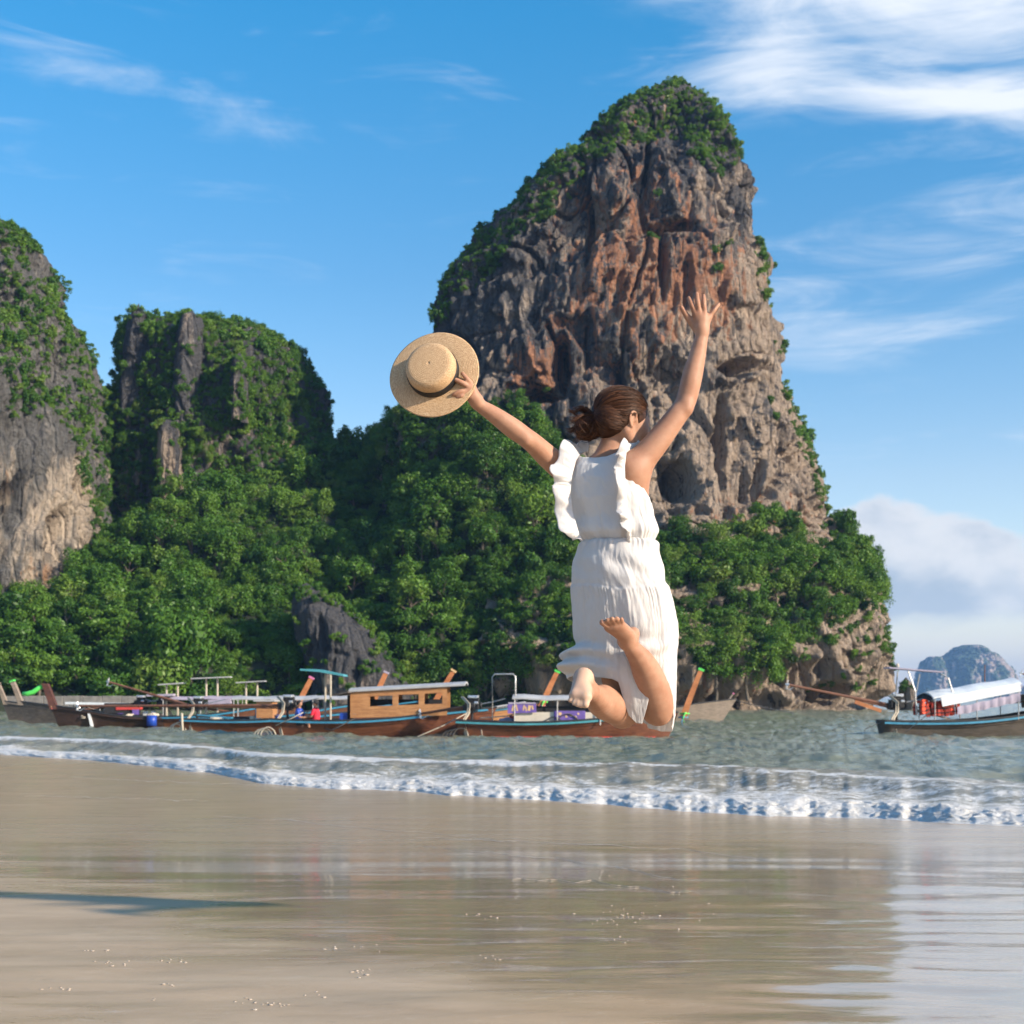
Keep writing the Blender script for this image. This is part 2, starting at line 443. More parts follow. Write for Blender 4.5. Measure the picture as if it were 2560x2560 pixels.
def tower(name, rows, Y0, depth, nth=220, nz=260, seed=0.0, amp=1.0, sq=2.5, zfrac=None, parent=None, m=None,
          stain=None, notch=False, carve=None, zmin=-2.0, talus=None, fine=1.0):
    """karst tower: outline rows (row, left, right) in photograph pixels at distance Y0, closed round the back"""
    rows = sorted(rows, key=lambda r: -r[0])               # bottom to top
    zs = np.array([W(0, r[0], Y0).z for r in rows]); xl = np.array([W(r[1], 0, Y0).x for r in rows]); xr = np.array([W(r[2], 0, Y0).x for r in rows])
    z = np.linspace(zmin, zs[-1], nz)
    XL = np.interp(z, zs, xl); XR = np.interp(z, zs, xr)
    cx = (XL + XR) / 2; rx = (XR - XL) / 2
    # more columns on the sea side, fewer on the back
    nf = int(nth * 0.74)
    th = np.concatenate([np.linspace(math.pi * 0.93, math.pi * 2.07, nf, endpoint=False), np.linspace(math.pi * 2.07, math.pi * 2.93, nth - nf, endpoint=False)])
    C, S = np.cos(th)[:, None], np.sin(th)[:, None]
    ex = 2.0 / sq
    ry = depth * (rx / rx.max()) ** 0.8
    X = cx[None] + rx[None] * np.sign(C) * np.abs(C) ** ex
    Yb = Y0 + ry[None] * np.sign(S) * np.abs(S) ** ex
    if talus is not None:                                   # talus(z) pushes the foot out towards the sea
        Yb = Yb - talus(z)[None] * np.clip(-S, 0, 1) ** 0.7
    Z = np.repeat(z[None], nth, 0)
    nx = C / np.maximum(rx[None], 1); ny = S / np.maximum(ry[None], 1)
    ln = np.sqrt(nx ** 2 + ny ** 2) + 1e-9; nx = nx / ln; ny = ny / ln
    s = seed
    wx = 3.0 * pn(X / 14 + s, Yb / 14, Z / 18)
    wz = 4.0 * pn(X / 16, Yb / 16 + s, Z / 16)
    d = 3.4 * amp * pn(X / 24 + s, Yb / 24, Z / 50) + 2.0 * amp * pn((X + wx) / 11 + s, Yb / 11, Z / 40)
    fl = ridged((X + wx) / 6.0 + s, Yb / 6.0, (Z + wz) / 48, 3)
    d += 0.75 * amp * fl
    lump = fbm((X + wx) / 4.2 - s, Yb / 4.2, (Z + wz) / 11, 4, 0.55)
    d += 0.55 * amp * (1 - 2.2 * np.abs(lump))
    # overhanging brows with dripstone fringes along their lower edge
    drip = ridged(X / 1.7 + s, Yb / 1.7, Z / 26, 2)
    ov = pn((X + wx) / 7.5 + 2 * s, Yb / 7.5, (Z + 1.5 * wx + 1.6 * drip) / 9 + s)
    d += 1.15 * amp * sstep(ov, 0.02, 0.14) - 1.5 * amp * sstep(-ov, 0.22, 0.40)
    # joints: deep narrow vertical fractures at two scales, and a few level bedding cracks
    j1 = np.abs(pn((X + 1.2 * wx) / 7.0 + 5 * s, Yb / 7.0, Z / 70)); j2 = np.abs(pn((X + 0.5 * wx) / 2.9 - s, Yb / 2.9, Z / 22))
    d -= 1.9 * amp * np.exp(-(j1 / 0.045) ** 2) * (pn(X / 9, Yb / 9, Z / 12 + 9) > -0.15)
    d -= 0.55 * fine * np.exp(-(j2 / 0.06) ** 2)
    bed = np.abs(pn(X / 16 + s, Yb / 16, (Z + 0.8 * wx) / 3.4)); d -= 0.6 * fine * np.exp(-(bed / 0.06) ** 2) * (pn(X / 12 + 4, Yb / 12, Z / 12) > 0.1)
    cell = ridged((X + 0.4 * wx) / 2.0 + s, Yb / 2.0, Z / 9.0, 4)
    d += 0.32 * fine * cell
    d += 0.42 * fine * (0.6 - np.abs(fbm(X / 0.95, Yb / 0.95, Z / 2.4, 3, 0.6)))
    d -= np.percentile(d, 84)
    if notch:
        d -= 3.4 * np.exp(-((Z - 0.6) / 1.7) ** 2) + 1.2 * np.exp(-((Z - 3.5) / 2.0) ** 2) * (pn(X / 5 + 3, Yb / 5, 0) > 0.05)
    if carve is not None:
        px, py = proj(np.stack([X.ravel(), Yb.ravel(), Z.ravel()], 1))
        for (qx, qy, ax, ay, dep) in carve:
            q = ((px - qx) / ax) ** 2 + ((py - qy) / ay) ** 2
            q = q + 1.0 * lump.ravel() + 0.8 * wx.ravel() / 3.0 * np.minimum(q, 1.5) + 0.25 * cell.ravel()
            d -= (dep * np.exp(-np.clip(q, 0, 30) ** 2) * (S < 0.2).repeat(nz, 1).ravel()).reshape(X.shape) * 1.25
    taper = np.clip((zs[-1] - Z) / 6.0, 0.25, 1) * np.clip(rx[None] / 9.0, 0.25, 1)
    X = X + nx * d * taper; Yb = Yb + ny * d * taper
    Z = Z + 0.9 * amp * pn(X / 5, Yb / 5, Z / 5 + s) * taper
    P = np.stack([X, Yb, Z], -1)
    V = P.reshape(-1, 3)
    F = grid_faces(nth, nz, True)
    top = len(V)
    V = np.vstack([V, [[cx[-1], Y0, zs[-1] + 0.6]]])
    ring = np.arange(nth) * nz + nz - 1
    cap = np.stack([ring, np.roll(ring, -1), np.full(nth, top), np.full(nth, top)], 1)
    sx, sy = proj(V)
    if stain is not None: ta, oa = stain(V, sx, sy)
    else: ta, oa = np.full(len(V), 0.4), np.zeros(len(V))
    o = mesh_np(name, V, F, m or M_rock, True, parent, {'tan': ta, 'orange': oa})
    # cap triangles
    bm = bmesh.new(); bm.from_mesh(o.data); bm.verts.ensure_lookup_table()
    for a, b_, c, _ in cap:
        bm.faces.new((bm.verts[a], bm.verts[b_], bm.verts[c])).smooth = True
    bm.to_mesh(o.data); bm.free()
    N = np.stack([nx + 0 * Z, ny + 0 * Z, 0.15 + 0 * Z], -1).reshape(-1, 3)
    return o, P.reshape(-1, 3), N

# ---- big tower on the right
big_rows = [(214, 1672, 1700), (230, 1638, 1722), (258, 1590, 1750), (298, 1537, 1784), (352, 1486, 1816), (384, 1460, 1824), (464, 1356, 1854),
            (510, 1304, 1866), (556, 1249, 1876), (600, 1226, 1887), (650, 1196, 1898), (729, 1104, 1914), (795, 1066, 1930), (861, 1052, 1944), (1007, 1010, 1972),
            (1060, 985, 1992), (1113, 975, 2010), (1219, 960, 2066), (1312, 950, 2088), (1378, 945, 2134), (1458, 945, 2166), (1563, 945, 2178), (1722, 945, 2184), (1790, 945, 2176)]
def big_talus(z):
    return 15.0 * sstep(27 - z, 0, 20) + 2.0 * sstep(9 - z, 0, 2)
def big_stain(V, sx, sy):
    t = 0.42 + 0.36 * sstep(sx, 1450, 1750) * sstep(sy, 500, 900) + 0.18 * sstep(sy, 900, 1200) - 0.22 * sstep(500 - sy, 0, 150) - 0.15 * sstep(1350 - sx, 0, 250)
    t = t + 0.25 * sstep(sy, 1500, 1650)
    o = 0.40 * np.exp(-((sx - 1570) / 230) ** 2 - ((sy - 660) / 360) ** 2) + 0.36 * np.exp(-((sx - 1340) / 90) ** 2 - ((sy - 930) / 110) ** 2) \
        + 0.25 * np.exp(-((sx - 1800) / 130) ** 2 - ((sy - 700) / 160) ** 2) + 0.30 * np.exp(-((sx - 1900) / 260) ** 2 - ((sy - 1300) / 90) ** 2) \
        + 0.22 * np.exp(-((sx - 1750) / 300) ** 2 - ((sy - 1720) / 60) ** 2)
    return t, o * 1.6
big_carve = [(1395, 900, 22, 70, 6.0), (1345, 985, 50, 18, 5.0), (1850, 918, 60, 16, 5.0), (1700, 1205, 36, 48, 6.0), (1815, 1140, 16, 150, 4.5), (1690, 560, 60, 14, 3.0), (1560, 880, 12, 90, 3.0),
             (1660, 640, 10, 90, 3.0), (1450, 380, 8, 80, 3.0), (1620, 380, 8, 90, 3.5), (1470, 560, 10, 90, 2.5), (2060, 1690, 70, 40, 4.0), (2140, 1738, 55, 30, 7.0), (1880, 1240, 18, 60, 3.0), (1750, 860, 14, 110, 2.5)]
big, bigP, bigN = tower('limestone_tower', big_rows, 205.0, 31.0, 520, 600, 1.7, 1.0, 2.5, stain=big_stain, notch=True, carve=big_carve, talus=big_talus)
tag(big, 'towering orange and grey limestone cliff with green top behind the jumping woman', 'cliff')

# ---- cliff at the left edge
lc_rows = [(575, -40, 40), (585, -90, 54), (623, -140, 104), (715, -180, 146), (795, -220, 180), (900, -240, 204), (1007, -260, 216), (1130, -260, 226), (1300, -250, 226), (1480, -250, 226), (1790, -260, 226)]
def lc_stain(V, sx, sy):
    t = 0.05 + 0.42 * sstep(sy, 1060, 1180) + 0.25 * pn(V[:, 0] / 3.0, V[:, 1] / 3.0, V[:, 2] / 7.0)
    o = 0.5 * np.exp(-((sx - 100) / 60) ** 2 - ((sy - 1440) / 60) ** 2) + 0.35 * np.exp(-((sx - 30) / 50) ** 2 - ((sy - 1230) / 60) ** 2)
    return t, o
lc, lcP, lcN = tower('limestone_cliff', lc_rows, 185.0, 20.0, 260, 330, 9.3, 0.8, 2.4, m=M_rock_w, stain=lc_stain, carve=[(60, 1260, 30, 70, 5.0), (150, 1330, 26, 60, 3.0), (200, 1230, 20, 40, 2.0)])
tag(lc, 'tall cliff at the left edge with a bare pale lower face', 'cliff')

# ---- bushy cliff left of centre
mc_rows = [(838, 318, 600), (852, 312, 676), (870, 306, 715), (900, 302, 768), (980, 292, 812), (1060, 276, 836), (1126, 258, 834), (1220, 258, 815), (1350, 258, 800), (1500, 255, 790), (1790, 255, 790)]
mc_stain = lambda V, sx, sy: (0.12 + 0.35 * sstep(sy, 1000, 1150), 0 * sx)
mc, mcP, mcN = tower('vine_covered_cliff', mc_rows, 212.0, 20.0, 240, 260, 4.4, 0.9, 2.2, stain=mc_stain)
tag(mc, 'squat cliff smothered in vines with two bare grey spires on top', 'cliff')
spire_pts = []
for rows_, y_, sd in (([(768, 342, 352), (780, 332, 366), (800, 322, 376), (850, 312, 388), (930, 304, 398), (1050, 300, 402)], 200.0, 2.2),
                      ([(787, 470, 490), (797, 456, 504), (830, 447, 514), (900, 437, 519), (985, 432, 520), (1100, 430, 520)], 196.0, 5.1),
                      ([(892, 594, 606), (905, 586, 614), (940, 580, 619), (1060, 578, 622)], 193.0, 6.7),
                      ([(1165, 778, 790), (1190, 764, 796), (1260, 752, 786), (1330, 742, 772), (1420, 740, 770)], 201.0, 3.3),
                      ([(1060, 405, 445), (1085, 398, 458), (1150, 396, 462), (1300, 396, 462)], 192.5, 8.8),
                      ([(1280, 575, 600), (1310, 562, 620), (1400, 560, 622)], 187.0, 4.8)):
    _, sp_, sn_ = tower('rock_spire', rows_, y_, 4.5, 80, 90, sd, 0.75, 2.1, parent=mc, stain=lambda V, sx, sy: (0.15 + 0.5 * sstep(sy, 1000, 1100), 0 * sx), zmin=W(0, rows_[-1][0], y_).z, fine=1.0)
    hh_ = (sp_[:, 2] - sp_[:, 2].min()) / np.ptp(sp_[:, 2])
    spire_pts.append(sp_[(sn_[:, 1] < 0.6) & ((pn(sp_[:, 0] / 2.2, sp_[:, 1] / 2.2, sp_[:, 2] / 3) > 0.30) | (hh_ < 0.5) | (np.abs(sn_[:, 0]) > 0.88))])

# ---- small grey outcrop behind the boats
oc_rows = [(1470, 742, 790), (1490, 730, 825), (1540, 732, 900), (1600, 742, 950), (1660, 770, 985), (1720, 785, 1025), (1775, 785, 1035)]
oc, ocP, ocN = tower('grey_rock_outcrop', oc_rows, 160.0, 7.0, 130, 130, 13.1, 0.42, 2.3, stain=lambda V, sx, sy: (0.05 + 0.3 * sstep(sy, 1640, 1720), 0 * sx), carve=[(800, 1600, 16, 60, 2.0), (890, 1690, 12, 50, 2.0)])
tag(oc, 'jagged grey rock outcrop rising from the jungle behind the boats', 'rock')
ic_rows = [(1705, 2255, 2275), (1720, 2248, 2285), (1750, 2245, 2290), (1785, 2245, 2290)]
ic, icP, icN = tower('shore_rock', ic_rows, 172.0, 2.6, 60, 40, 21.0, 0.25, 2.2, notch=True)
tag(ic, 'small dark rock with a green bush at the foot of the big tower', 'rock')

# ---- jungle hillside between the cliffs
hs_sx = np.array([-900, -300, 0, 120, 250, 330, 450, 600, 760, 830, 870, 930, 985, 1060, 1200, 1300, 1450, 1600, 1750])
hs_top = np.array([1500, 1480, 1480, 1490, 1370, 1300, 1250, 1210, 1150, 1110, 1100, 1098, 1080, 1050, 1050, 1080, 1180, 1330, 1420])
hs_y1 = np.array([175, 170, 172, 172, 182, 190, 190, 192, 200, 212, 214, 214, 208, 190, 181, 180, 176, 174, 172.])
nU, nV = 240, 110
csx = np.linspace(-900, 1750, nU); tv = np.linspace(0, 1, nV)
Ytop = np.interp(csx, hs_sx, hs_y1)[:, None]; Ztop = np.array([W(0, q, yy).z for q, yy in zip(np.interp(csx, hs_sx, hs_top), Ytop[:, 0])])[:, None]
Yb0 = np.interp(csx, [-900, 0, 500, 1100, 1500, 1750], [150, 150, 156, 162, 165, 166])[:, None]
Yg = Yb0 + (Ytop - Yb0) * tv[None]
Zg = -0.6 + (Ztop + 0.6) * (0.30 * tv[None] + 0.70 * tv[None] ** 0.72) - 0.6 * np.exp(-(tv[None] / 0.03) ** 2)
Xg = (csx[:, None] - HX) / FPX * Yg
bmp = 2.6 * pn(Xg / 13, Yg / 13, Zg / 13 + 2) + 1.3 * pn(Xg / 5, Yg / 5, Zg / 5)
bmp *= sstep(tv[None], 0.02, 0.1) * (1 - 0.5 * sstep(tv[None], 0.85, 1))
Yg = Yg - 0.7 * bmp; Zg = Zg + 0.6 * bmp
# back slope falling away behind the ridge
back = np.stack([(csx - HX) / FPX * (Ytop[:, 0] + 45), Ytop[:, 0] + 45, np.full(nU, -1.0)], -1)[:, None]
hillP = np.concatenate([np.stack([Xg, Yg, Zg], -1), back], 1)
hill = mesh_np('hillside', hillP.reshape(-1, 3), grid_faces(nU, nV + 1), M_soil)
tag(hill, kind='structure')
hP = np.stack([Xg, Yg, Zg], -1).reshape(-1, 3)

# ---- far island
isl_rows = [(1613, 2405, 2450), (1622, 2384, 2462), (1640, 2362, 2496), (1652, 2345, 2506), (1672, 2330, 2522), (1700, 2322, 2534), (1735, 2316, 2545), (1750, 2312, 2550)]
M_isl, nt = mat('distant_island_rock')
g = nt.n('ShaderNodeTexCoord').outputs['Object']
vn = nt.noise(nt.mapping(g, (1, 1, 0.35)), 0.025, 6, 0.6); vs = nt.noise(nt.mapping(g, (1, 1, 0.12)), 0.055, 5, 0.6)
f = nt.mrange(nt.math('ADD', vn, nt.math('MULTIPLY', nt.math('SUBTRACT', vs, 0.5), 0.8)), 0.50, 0.62)
finish(nt, principled(nt, nt.mix(f, (0.035, 0.065, 0.03), (0.34, 0.27, 0.23)), 0.9, nt.bump(vs, 0.8, 4.0)))
isl, islP, _ = tower('distant_island', isl_rows, 3000.0, 110.0, 200, 110, 5.5, 2.6, 2.3, m=M_isl)
tag(isl, 'blue hazy limestone island far off on the horizon at the right', 'island')
for rows_ in ([(1642, 2320, 2352), (1655, 2302, 2360), (1690, 2290, 2370), (1735, 2284, 2380), (1750, 2280, 2385)], [(1715, 2560, 2640), (1728, 2535, 2680), (1750, 2525, 2700)]):
    tower('island_shoulder', rows_, 2960.0, 60.0, 110, 60, 3.5, 2.0, 2.2, m=M_isl, parent=isl)

# ---- leaf-card crowns
def crown_mesh(seed, leaves=1100, nl=9, flat=0.75, leaf=0.13, droop=0.0, spread=0.62):
    r = np.random.RandomState(seed)
    lob = []
    for i in range(nl):
        a = r.uniform(0, 2 * math.pi); q = spread * math.sqrt(r.uniform(0.02, 1))
        lob.append((q * math.cos(a), q * math.sin(a), r.uniform(-0.35, 0.60) * (1 - 0.4 * q), r.uniform(0.13, 0.42), r.uniform(0, 1)))
    lob = np.array(lob); lsc = r.uniform(0.65, 1.35, (nl, 3))
    w = lob[:, 3] ** 2; w /= w.sum()
    k = r.choice(nl, leaves, p=w)
    d = r.normal(size=(leaves, 3)); d[:, 2] += 0.45; d /= np.linalg.norm(d, axis=1)[:, None]
    rad = lob[k, 3] * (0.62 + 0.46 * r.uniform(size=leaves) ** 0.7)
    c = lob[k, :3] + d * rad[:, None] * lsc[k] * np.array([1, 1, flat])
    hang = r.uniform(size=leaves) < 0.10                                    # hanging creepers and stray twigs
    c[hang, 2] -= r.uniform(0.05, 0.35, hang.sum()); c[~hang & (r.uniform(size=leaves) < 0.06)] *= 1.14
    c[:, 2] -= droop * r.uniform(size=leaves) ** 2 * (np.hypot(c[:, 0], c[:, 1]))
    c += 0.03 * r.normal(size=c.shape)
    nrm = d + 0.55 * r.normal(size=d.shape); nrm /= np.linalg.norm(nrm, axis=1)[:, None]
    t = np.cross(nrm, r.normal(size=d.shape)); t /= np.linalg.norm(t, axis=1)[:, None]
    b = np.cross(nrm, t)
    s = leaf * r.uniform(0.55, 1.25, leaves)[:, None]
    el_ = r.uniform(0.55, 1.0, leaves)[:, None]
    V = np.stack([c - t * s, c - b * s * el_ * 0.62 + t * s * 0.1, c + t * s * 1.05, c + b * s * el_ * 0.62], 1)
    tint = np.clip(lob[k, 4] * 0.55 + 0.25 * r.uniform(size=leaves) + 0.20 * (d[:, 2] * 0.5 + 0.5) * 0 + 0.1, 0, 0.999)
    return V.astype(np.float32), tint.astype(np.float32)

CR = [crown_mesh(100 + i, *p) for i, p in enumerate([
    (2900, 16, 0.80, 0.068), (2900, 18, 0.70, 0.066), (2600, 13, 0.95, 0.068), (2900, 20, 0.42, 0.064, 0.0, 0.75), (2900, 18, 0.48, 0.066, 0.0, 0.72),
    (2600, 14, 1.15, 0.066, 0.5, 0.5), (2600, 16, 0.9, 0.064, 0.35, 0.58), (2200, 20, 0.6, 0.058, 0.0, 0.7)])]
SH = [crown_mesh(300 + i, *p) for i, p in enumerate([(620, 8, 0.8, 0.125), (660, 9, 0.7, 0.12), (600, 8, 1.0, 0.125, 0.6), (640, 10, 0.6, 0.115)])]

def trunk_mb(seed):
    r = random.Random(seed)
    mb = MB()
    p = [Vector((0, 0, -1.5))]
    for i in range(5):
        p.append(p[-1] + Vector((r.uniform(-0.10, 0.10), r.uniform(-0.10, 0.10), 0.33)))
    mb.tube(p, [0.085, 0.07, 0.06, 0.05, 0.042, 0.03], 6)
    for i in range(4):
        a = r.uniform(0, 6.28); s = p[r.randint(2, 4)]
        e = s + Vector((math.cos(a) * 0.45, math.sin(a) * 0.45, r.uniform(0.25, 0.5)))
        mb.tube([s, (s + e) / 2 + Vector((0, 0, 0.06)), e], [0.035, 0.026, 0.012], 5)
    return mb

crown_data = []
for i, (V, t) in enumerate(CR):
    o = mesh_np('crown', V.reshape(-1, 3), np.arange(len(V) * 4).reshape(-1, 4), M_leaf, False, None, {'tint': np.repeat(t, 4)}, linkit=False)
    crown_data.append(o.data)
trunk_data = []
for i in range(4):
    o = trunk_mb(i).build('trunk', M_bark); trunk_data.append(o.data); bpy.data.objects.remove(o)

def jungle_tree(p, rad, kind, rz, squash, label, group):
    e = empty('jungle_tree', (p[0], p[1], p[2] - 0.55 * rad), rz)
    e.scale = (rad, rad, rad * squash)
    c = bpy.data.objects.new('crown', crown_data[kind]); c.location = (0, 0, 0.75); link(c, e)
    t = bpy.data.objects.new('trunk', trunk_data[kind % 4]); t.location = (0, 0, 0.75); link(t, e)
    return tag(e, label, 'tree', group)

def poisson(P, r, n, rs, wt=None):
    """pick up to n of the points P so that none lie closer than r (r may be per point)"""
    idx = rs.permutation(len(P)) if wt is None else rs.choice(len(P), len(P), replace=False, p=wt / wt.sum())
    out = np.empty((n, 3)); rr = np.empty(n); sel = []; k = 0
    r = np.broadcast_to(r, len(P))
    for i in idx:
        if k >= n: break
        if k:
            dd = ((out[:k] - P[i]) ** 2).sum(1)
            if (dd < (0.5 * (rr[:k] + r[i])) ** 2).any(): continue
        out[k] = P[i]; rr[k] = r[i]; sel.append(i); k += 1
    return np.array(sel, dtype=int)

proto_cache = {}
def leaf_protos(key, protos, m):
    """prototype leaf meshes plus the node group that plants them on points"""
    if key in proto_cache: return proto_cache[key]
    obs = [mesh_np('leaf_clump', V.reshape(-1, 3), np.arange(len(V) * 4).reshape(-1, 4), m, False, None, {'tint': np.repeat(t, 4)}, linkit=False) for V, t in protos]
    ng = bpy.data.node_groups.new('plant_leaf_clumps_' + key, 'GeometryNodeTree')
    ng.interface.new_socket('Geometry', in_out='INPUT', socket_type='NodeSocketGeometry')
    ng.interface.new_socket('Geometry', in_out='OUTPUT', socket_type='NodeSocketGeometry')
    N = ng.nodes.new; Lk = ng.links.new
    gi = N('NodeGroupInput'); go = N('NodeGroupOutput')
    gti = []
    for o in obs:
        oi = N('GeometryNodeObjectInfo'); oi.inputs['Object'].default_value = o; oi.inputs['As Instance'].default_value = False
        g2 = N('GeometryNodeGeometryToInstance'); Lk(oi.outputs['Geometry'], g2.inputs[0]); gti.append(g2)
    jn = N('GeometryNodeJoinGeometry')
    for g2 in reversed(gti): Lk(g2.outputs[0], jn.inputs[0])
    def na(nm, dt):
        n = N('GeometryNodeInputNamedAttribute'); n.data_type = dt; n.inputs['Name'].default_value = nm
        return n.outputs['Attribute']
    mp = N('GeometryNodeMeshToPoints'); Lk(gi.outputs[0], mp.inputs[0])
    ip = N('GeometryNodeInstanceOnPoints')
    Lk(mp.outputs[0], ip.inputs['Points']); Lk(jn.outputs[0], ip.inputs['Instance'])
    ip.inputs['Pick Instance'].default_value = True
    Lk(na('idx', 'INT'), ip.inputs['Instance Index'])
    e2r = N('FunctionNodeEulerToRotation'); Lk(na('rot', 'FLOAT_VECTOR'), e2r.inputs[0]); Lk(e2r.outputs[0], ip.inputs['Rotation'])
    Lk(na('scl', 'FLOAT_VECTOR'), ip.inputs['Scale'])
    Lk(ip.outputs[0], go.inputs[0])
    proto_cache[key] = (ng, len(obs))
    return proto_cache[key]

def stuff_foliage(name, pts, rads, key, protos, rs, label, squash=(0.8, 1.1), cat='foliage', m=None):
    ng, k = leaf_protos(key, protos, m or M_leaf)
    n = len(pts)
    me = bpy.data.meshes.new(name)
    me.vertices.add(n); me.vertices.foreach_set('co', np.asarray(pts, dtype=np.float32).ravel())
    rads = np.asarray(rads, dtype=np.float32)
    sc = np.stack([rads, rads, rads * rs.uniform(*squash, n)], 1).astype(np.float32)
    rt = np.stack([rs.uniform(-0.25, 0.25, n), rs.uniform(-0.25, 0.25, n), rs.uniform(0, 6.283, n)], 1).astype(np.float32)
    a = me.attributes.new('scl', 'FLOAT_VECTOR', 'POINT'); a.data.foreach_set('vector', sc.ravel())
    a = me.attributes.new('rot', 'FLOAT_VECTOR', 'POINT'); a.data.foreach_set('vector', rt.ravel())
    a = me.attributes.new('idx', 'INT', 'POINT'); a.data.foreach_set('value', rs.randint(0, k, n).astype(np.int32))
    me.materials.append(m or M_leaf)
    o = link(bpy.data.objects.new(name, me))
    md = o.modifiers.new('plants', 'NODES'); md.node_group = ng
    return tag(o, label, cat, None, 'stuff')

rs = np.random.RandomState(5)
# candidate spots: hillside, then the talus of the big tower
hsx, hsy = proj(hP)
def in_outcrop(sx, sy):
    return (np.interp(sy, [1470, 1540, 1600, 1660, 1740], [725, 715, 725, 755, 770]) < sx) & (sx < np.interp(sy, [1470, 1540, 1600, 1660, 1740], [800, 900, 950, 985, 1030])) & (sy > 1475)
ok = (hsx > -420) & (hsx < 1520) & (hP[:, 2] > 0.4) & ~((hsy > 1735) & (hsx < 250))
ok &= ~in_outcrop(hsx, hsy)
HPc = hP[ok]; hsx = hsx[ok]; hsy = hsy[ok]
size = 1.5 + 2.2 * np.clip(0.8 * pn(HPc[:, 0] / 7, HPc[:, 1] / 7, HPc[:, 2] / 7) + 0.35 + 0.30 * rs.normal(size=len(HPc)), 0, 1.2) + 1.1 * sstep(hsy, 1450, 1650) * (hsx < 500)
sel = poisson(HPc, size * 0.92, 1500, rs)
front = sel[np.argsort(-size[sel] + 0.012 * (HPc[sel, 1] - 150))]
inview = [i for i in front if -60 < hsx[i] < 1480]
indiv = inview[:215]
rest = [i for i in front if i not in set(indiv)]
kind_word = ['round-crowned', 'round-crowned', 'bushy', 'flat-topped', 'flat-topped', 'tall drooping', 'drooping', 'open-crowned']
def where(x, y):
    col_ = ('at the far left edge' if x < 70 else 'below the pale left cliff' if x < 260 else 'below the two bare spires' if x < 520 else 'left of the grey outcrop' if x < 730 else
            'above the grey outcrop' if x < 900 and y < 1500 else 'beside the grey outcrop' if x < 1010 else 'under the outstretched arm' if x < 1220 else 'just left of the white dress')
    row_ = 'high up' if y < 1190 else 'upper slope' if y < 1330 else 'halfway up' if y < 1470 else 'low down' if y < 1610 else 'on the shore'
    return row_ + ' ' + col_
for i in indiv:
    x, y = hsx[i], hsy[i]
    kinds = (3, 4) if (y > 1560 and x < 330) else (0, 1, 4, 6) if y > 1560 else (0, 1, 2, 5, 6, 7)
    kd = kinds[rs.randint(len(kinds))]
    big_ = 'large' if size[i] > 3.1 else 'mid-sized' if size[i] > 2.5 else 'small'
    jungle_tree(HPc[i] + np.array([0, -0.3, (0.12 + 0.55 * rs.uniform() ** 2) * size[i]]), size[i] * rs.uniform(0.9, 1.2), kd, rs.uniform(0, 6.28), rs.uniform(0.8, 1.1),
                big_ + ' ' + kind_word[kd] + ' tree ' + where(x, y), 'jungle trees on the hillside')
stuff_foliage('jungle_undergrowth', HPc[rest] + np.array([0, 0, 0.3]), size[rest] * 1.0, 'trees', CR, rs, 'dark green jungle filling the hillside between the larger trees')
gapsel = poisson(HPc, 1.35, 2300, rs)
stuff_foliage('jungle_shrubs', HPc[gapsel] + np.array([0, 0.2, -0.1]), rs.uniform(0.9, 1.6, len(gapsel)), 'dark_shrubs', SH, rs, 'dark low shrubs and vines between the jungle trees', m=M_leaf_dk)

# vegetation of the big tower
def on_front(N): return N[:, 1] < 0.12
def area_subsample(P, N, rs, n):
    return rs.choice(len(P), min(n, len(P)), replace=False)
bsx, bsy = proj(bigP)
nz_ = 3.0 * pn(bigP[:, 0] / 6, bigP[:, 1] / 6, bigP[:, 2] / 6)
cap_b = np.interp(bsx, [980, 1060, 1100, 1200, 1300, 1400, 1500, 1600, 1700, 1800, 1850, 1900, 1960], [880, 850, 815, 735, 610, 520, 420, 345, 350, 415, 430, 400, 300])
tal_b = np.interp(bsx, [900, 1000, 1100, 1200, 1300, 1400, 1500, 1640, 1700, 1800, 1850, 1900, 1960, 2000, 2080, 2110, 2150, 2240], [1080, 1050, 1030, 1015, 1020, 1100, 1200, 1345, 1325, 1360, 1335, 1290, 1310, 1375, 1390, 1300, 1330, 1440])
sea_b = np.interp(bsx, [1200, 1640, 1800, 1900, 1960, 2020, 2100, 2160, 2240], [1690, 1670, 1685, 1690, 1660, 1590, 1560, 1520, 1470])
frontm = bigN[:, 1] < 0.25
capm = frontm & (bsy < cap_b - 14 + 20 * nz_)
talm = (bigN[:, 1] < -0.0) & (bsy > tal_b + 8 * nz_) & (bsy < sea_b + 7 * nz_)
edge_r = np.interp(bsy, [r[0] for r in big_rows], [r[2] for r in big_rows]); 
stretch = ((bsy > 600) & (bsy < 770)) | ((bsy > 850) & (bsy < 885)) | ((bsy > 960) & (bsy < 1100)) | (bsy > 1100)
fr_w = np.interp(bsy, [600, 960, 1100, 1250, 1400], [9, 10, 16, 34, 50])
frm = (bsx > edge_r - fr_w) & stretch & (bsy < 1480) & (np.abs(bigN[:, 1]) < 0.85) & (nz_ > -0.7)
patch = frontm & (pn(bigP[:, 0] / 5 + 9, bigP[:, 1] / 5, bigP[:, 2] / 7) > 0.62) & (bsy > 480) & (bsy < 1250)
lower_r = (bigN[:, 1] < 0.1) & (bsx > 1990) & (bsy > 1440) & (bsy < 1720) & (pn(bigP[:, 0] / 4, bigP[:, 1] / 4, bigP[:, 2] / 8 + 3) > 0.08)
def scatter(mask, P, r, n, rs): 
    Q = P[mask]
    if len(Q) > 12000: Q = Q[rs.choice(len(Q), 12000, replace=False)]
    return Q[poisson(Q, r, n, rs)]
caps = scatter(capm, bigP, 0.95, 1700, rs)
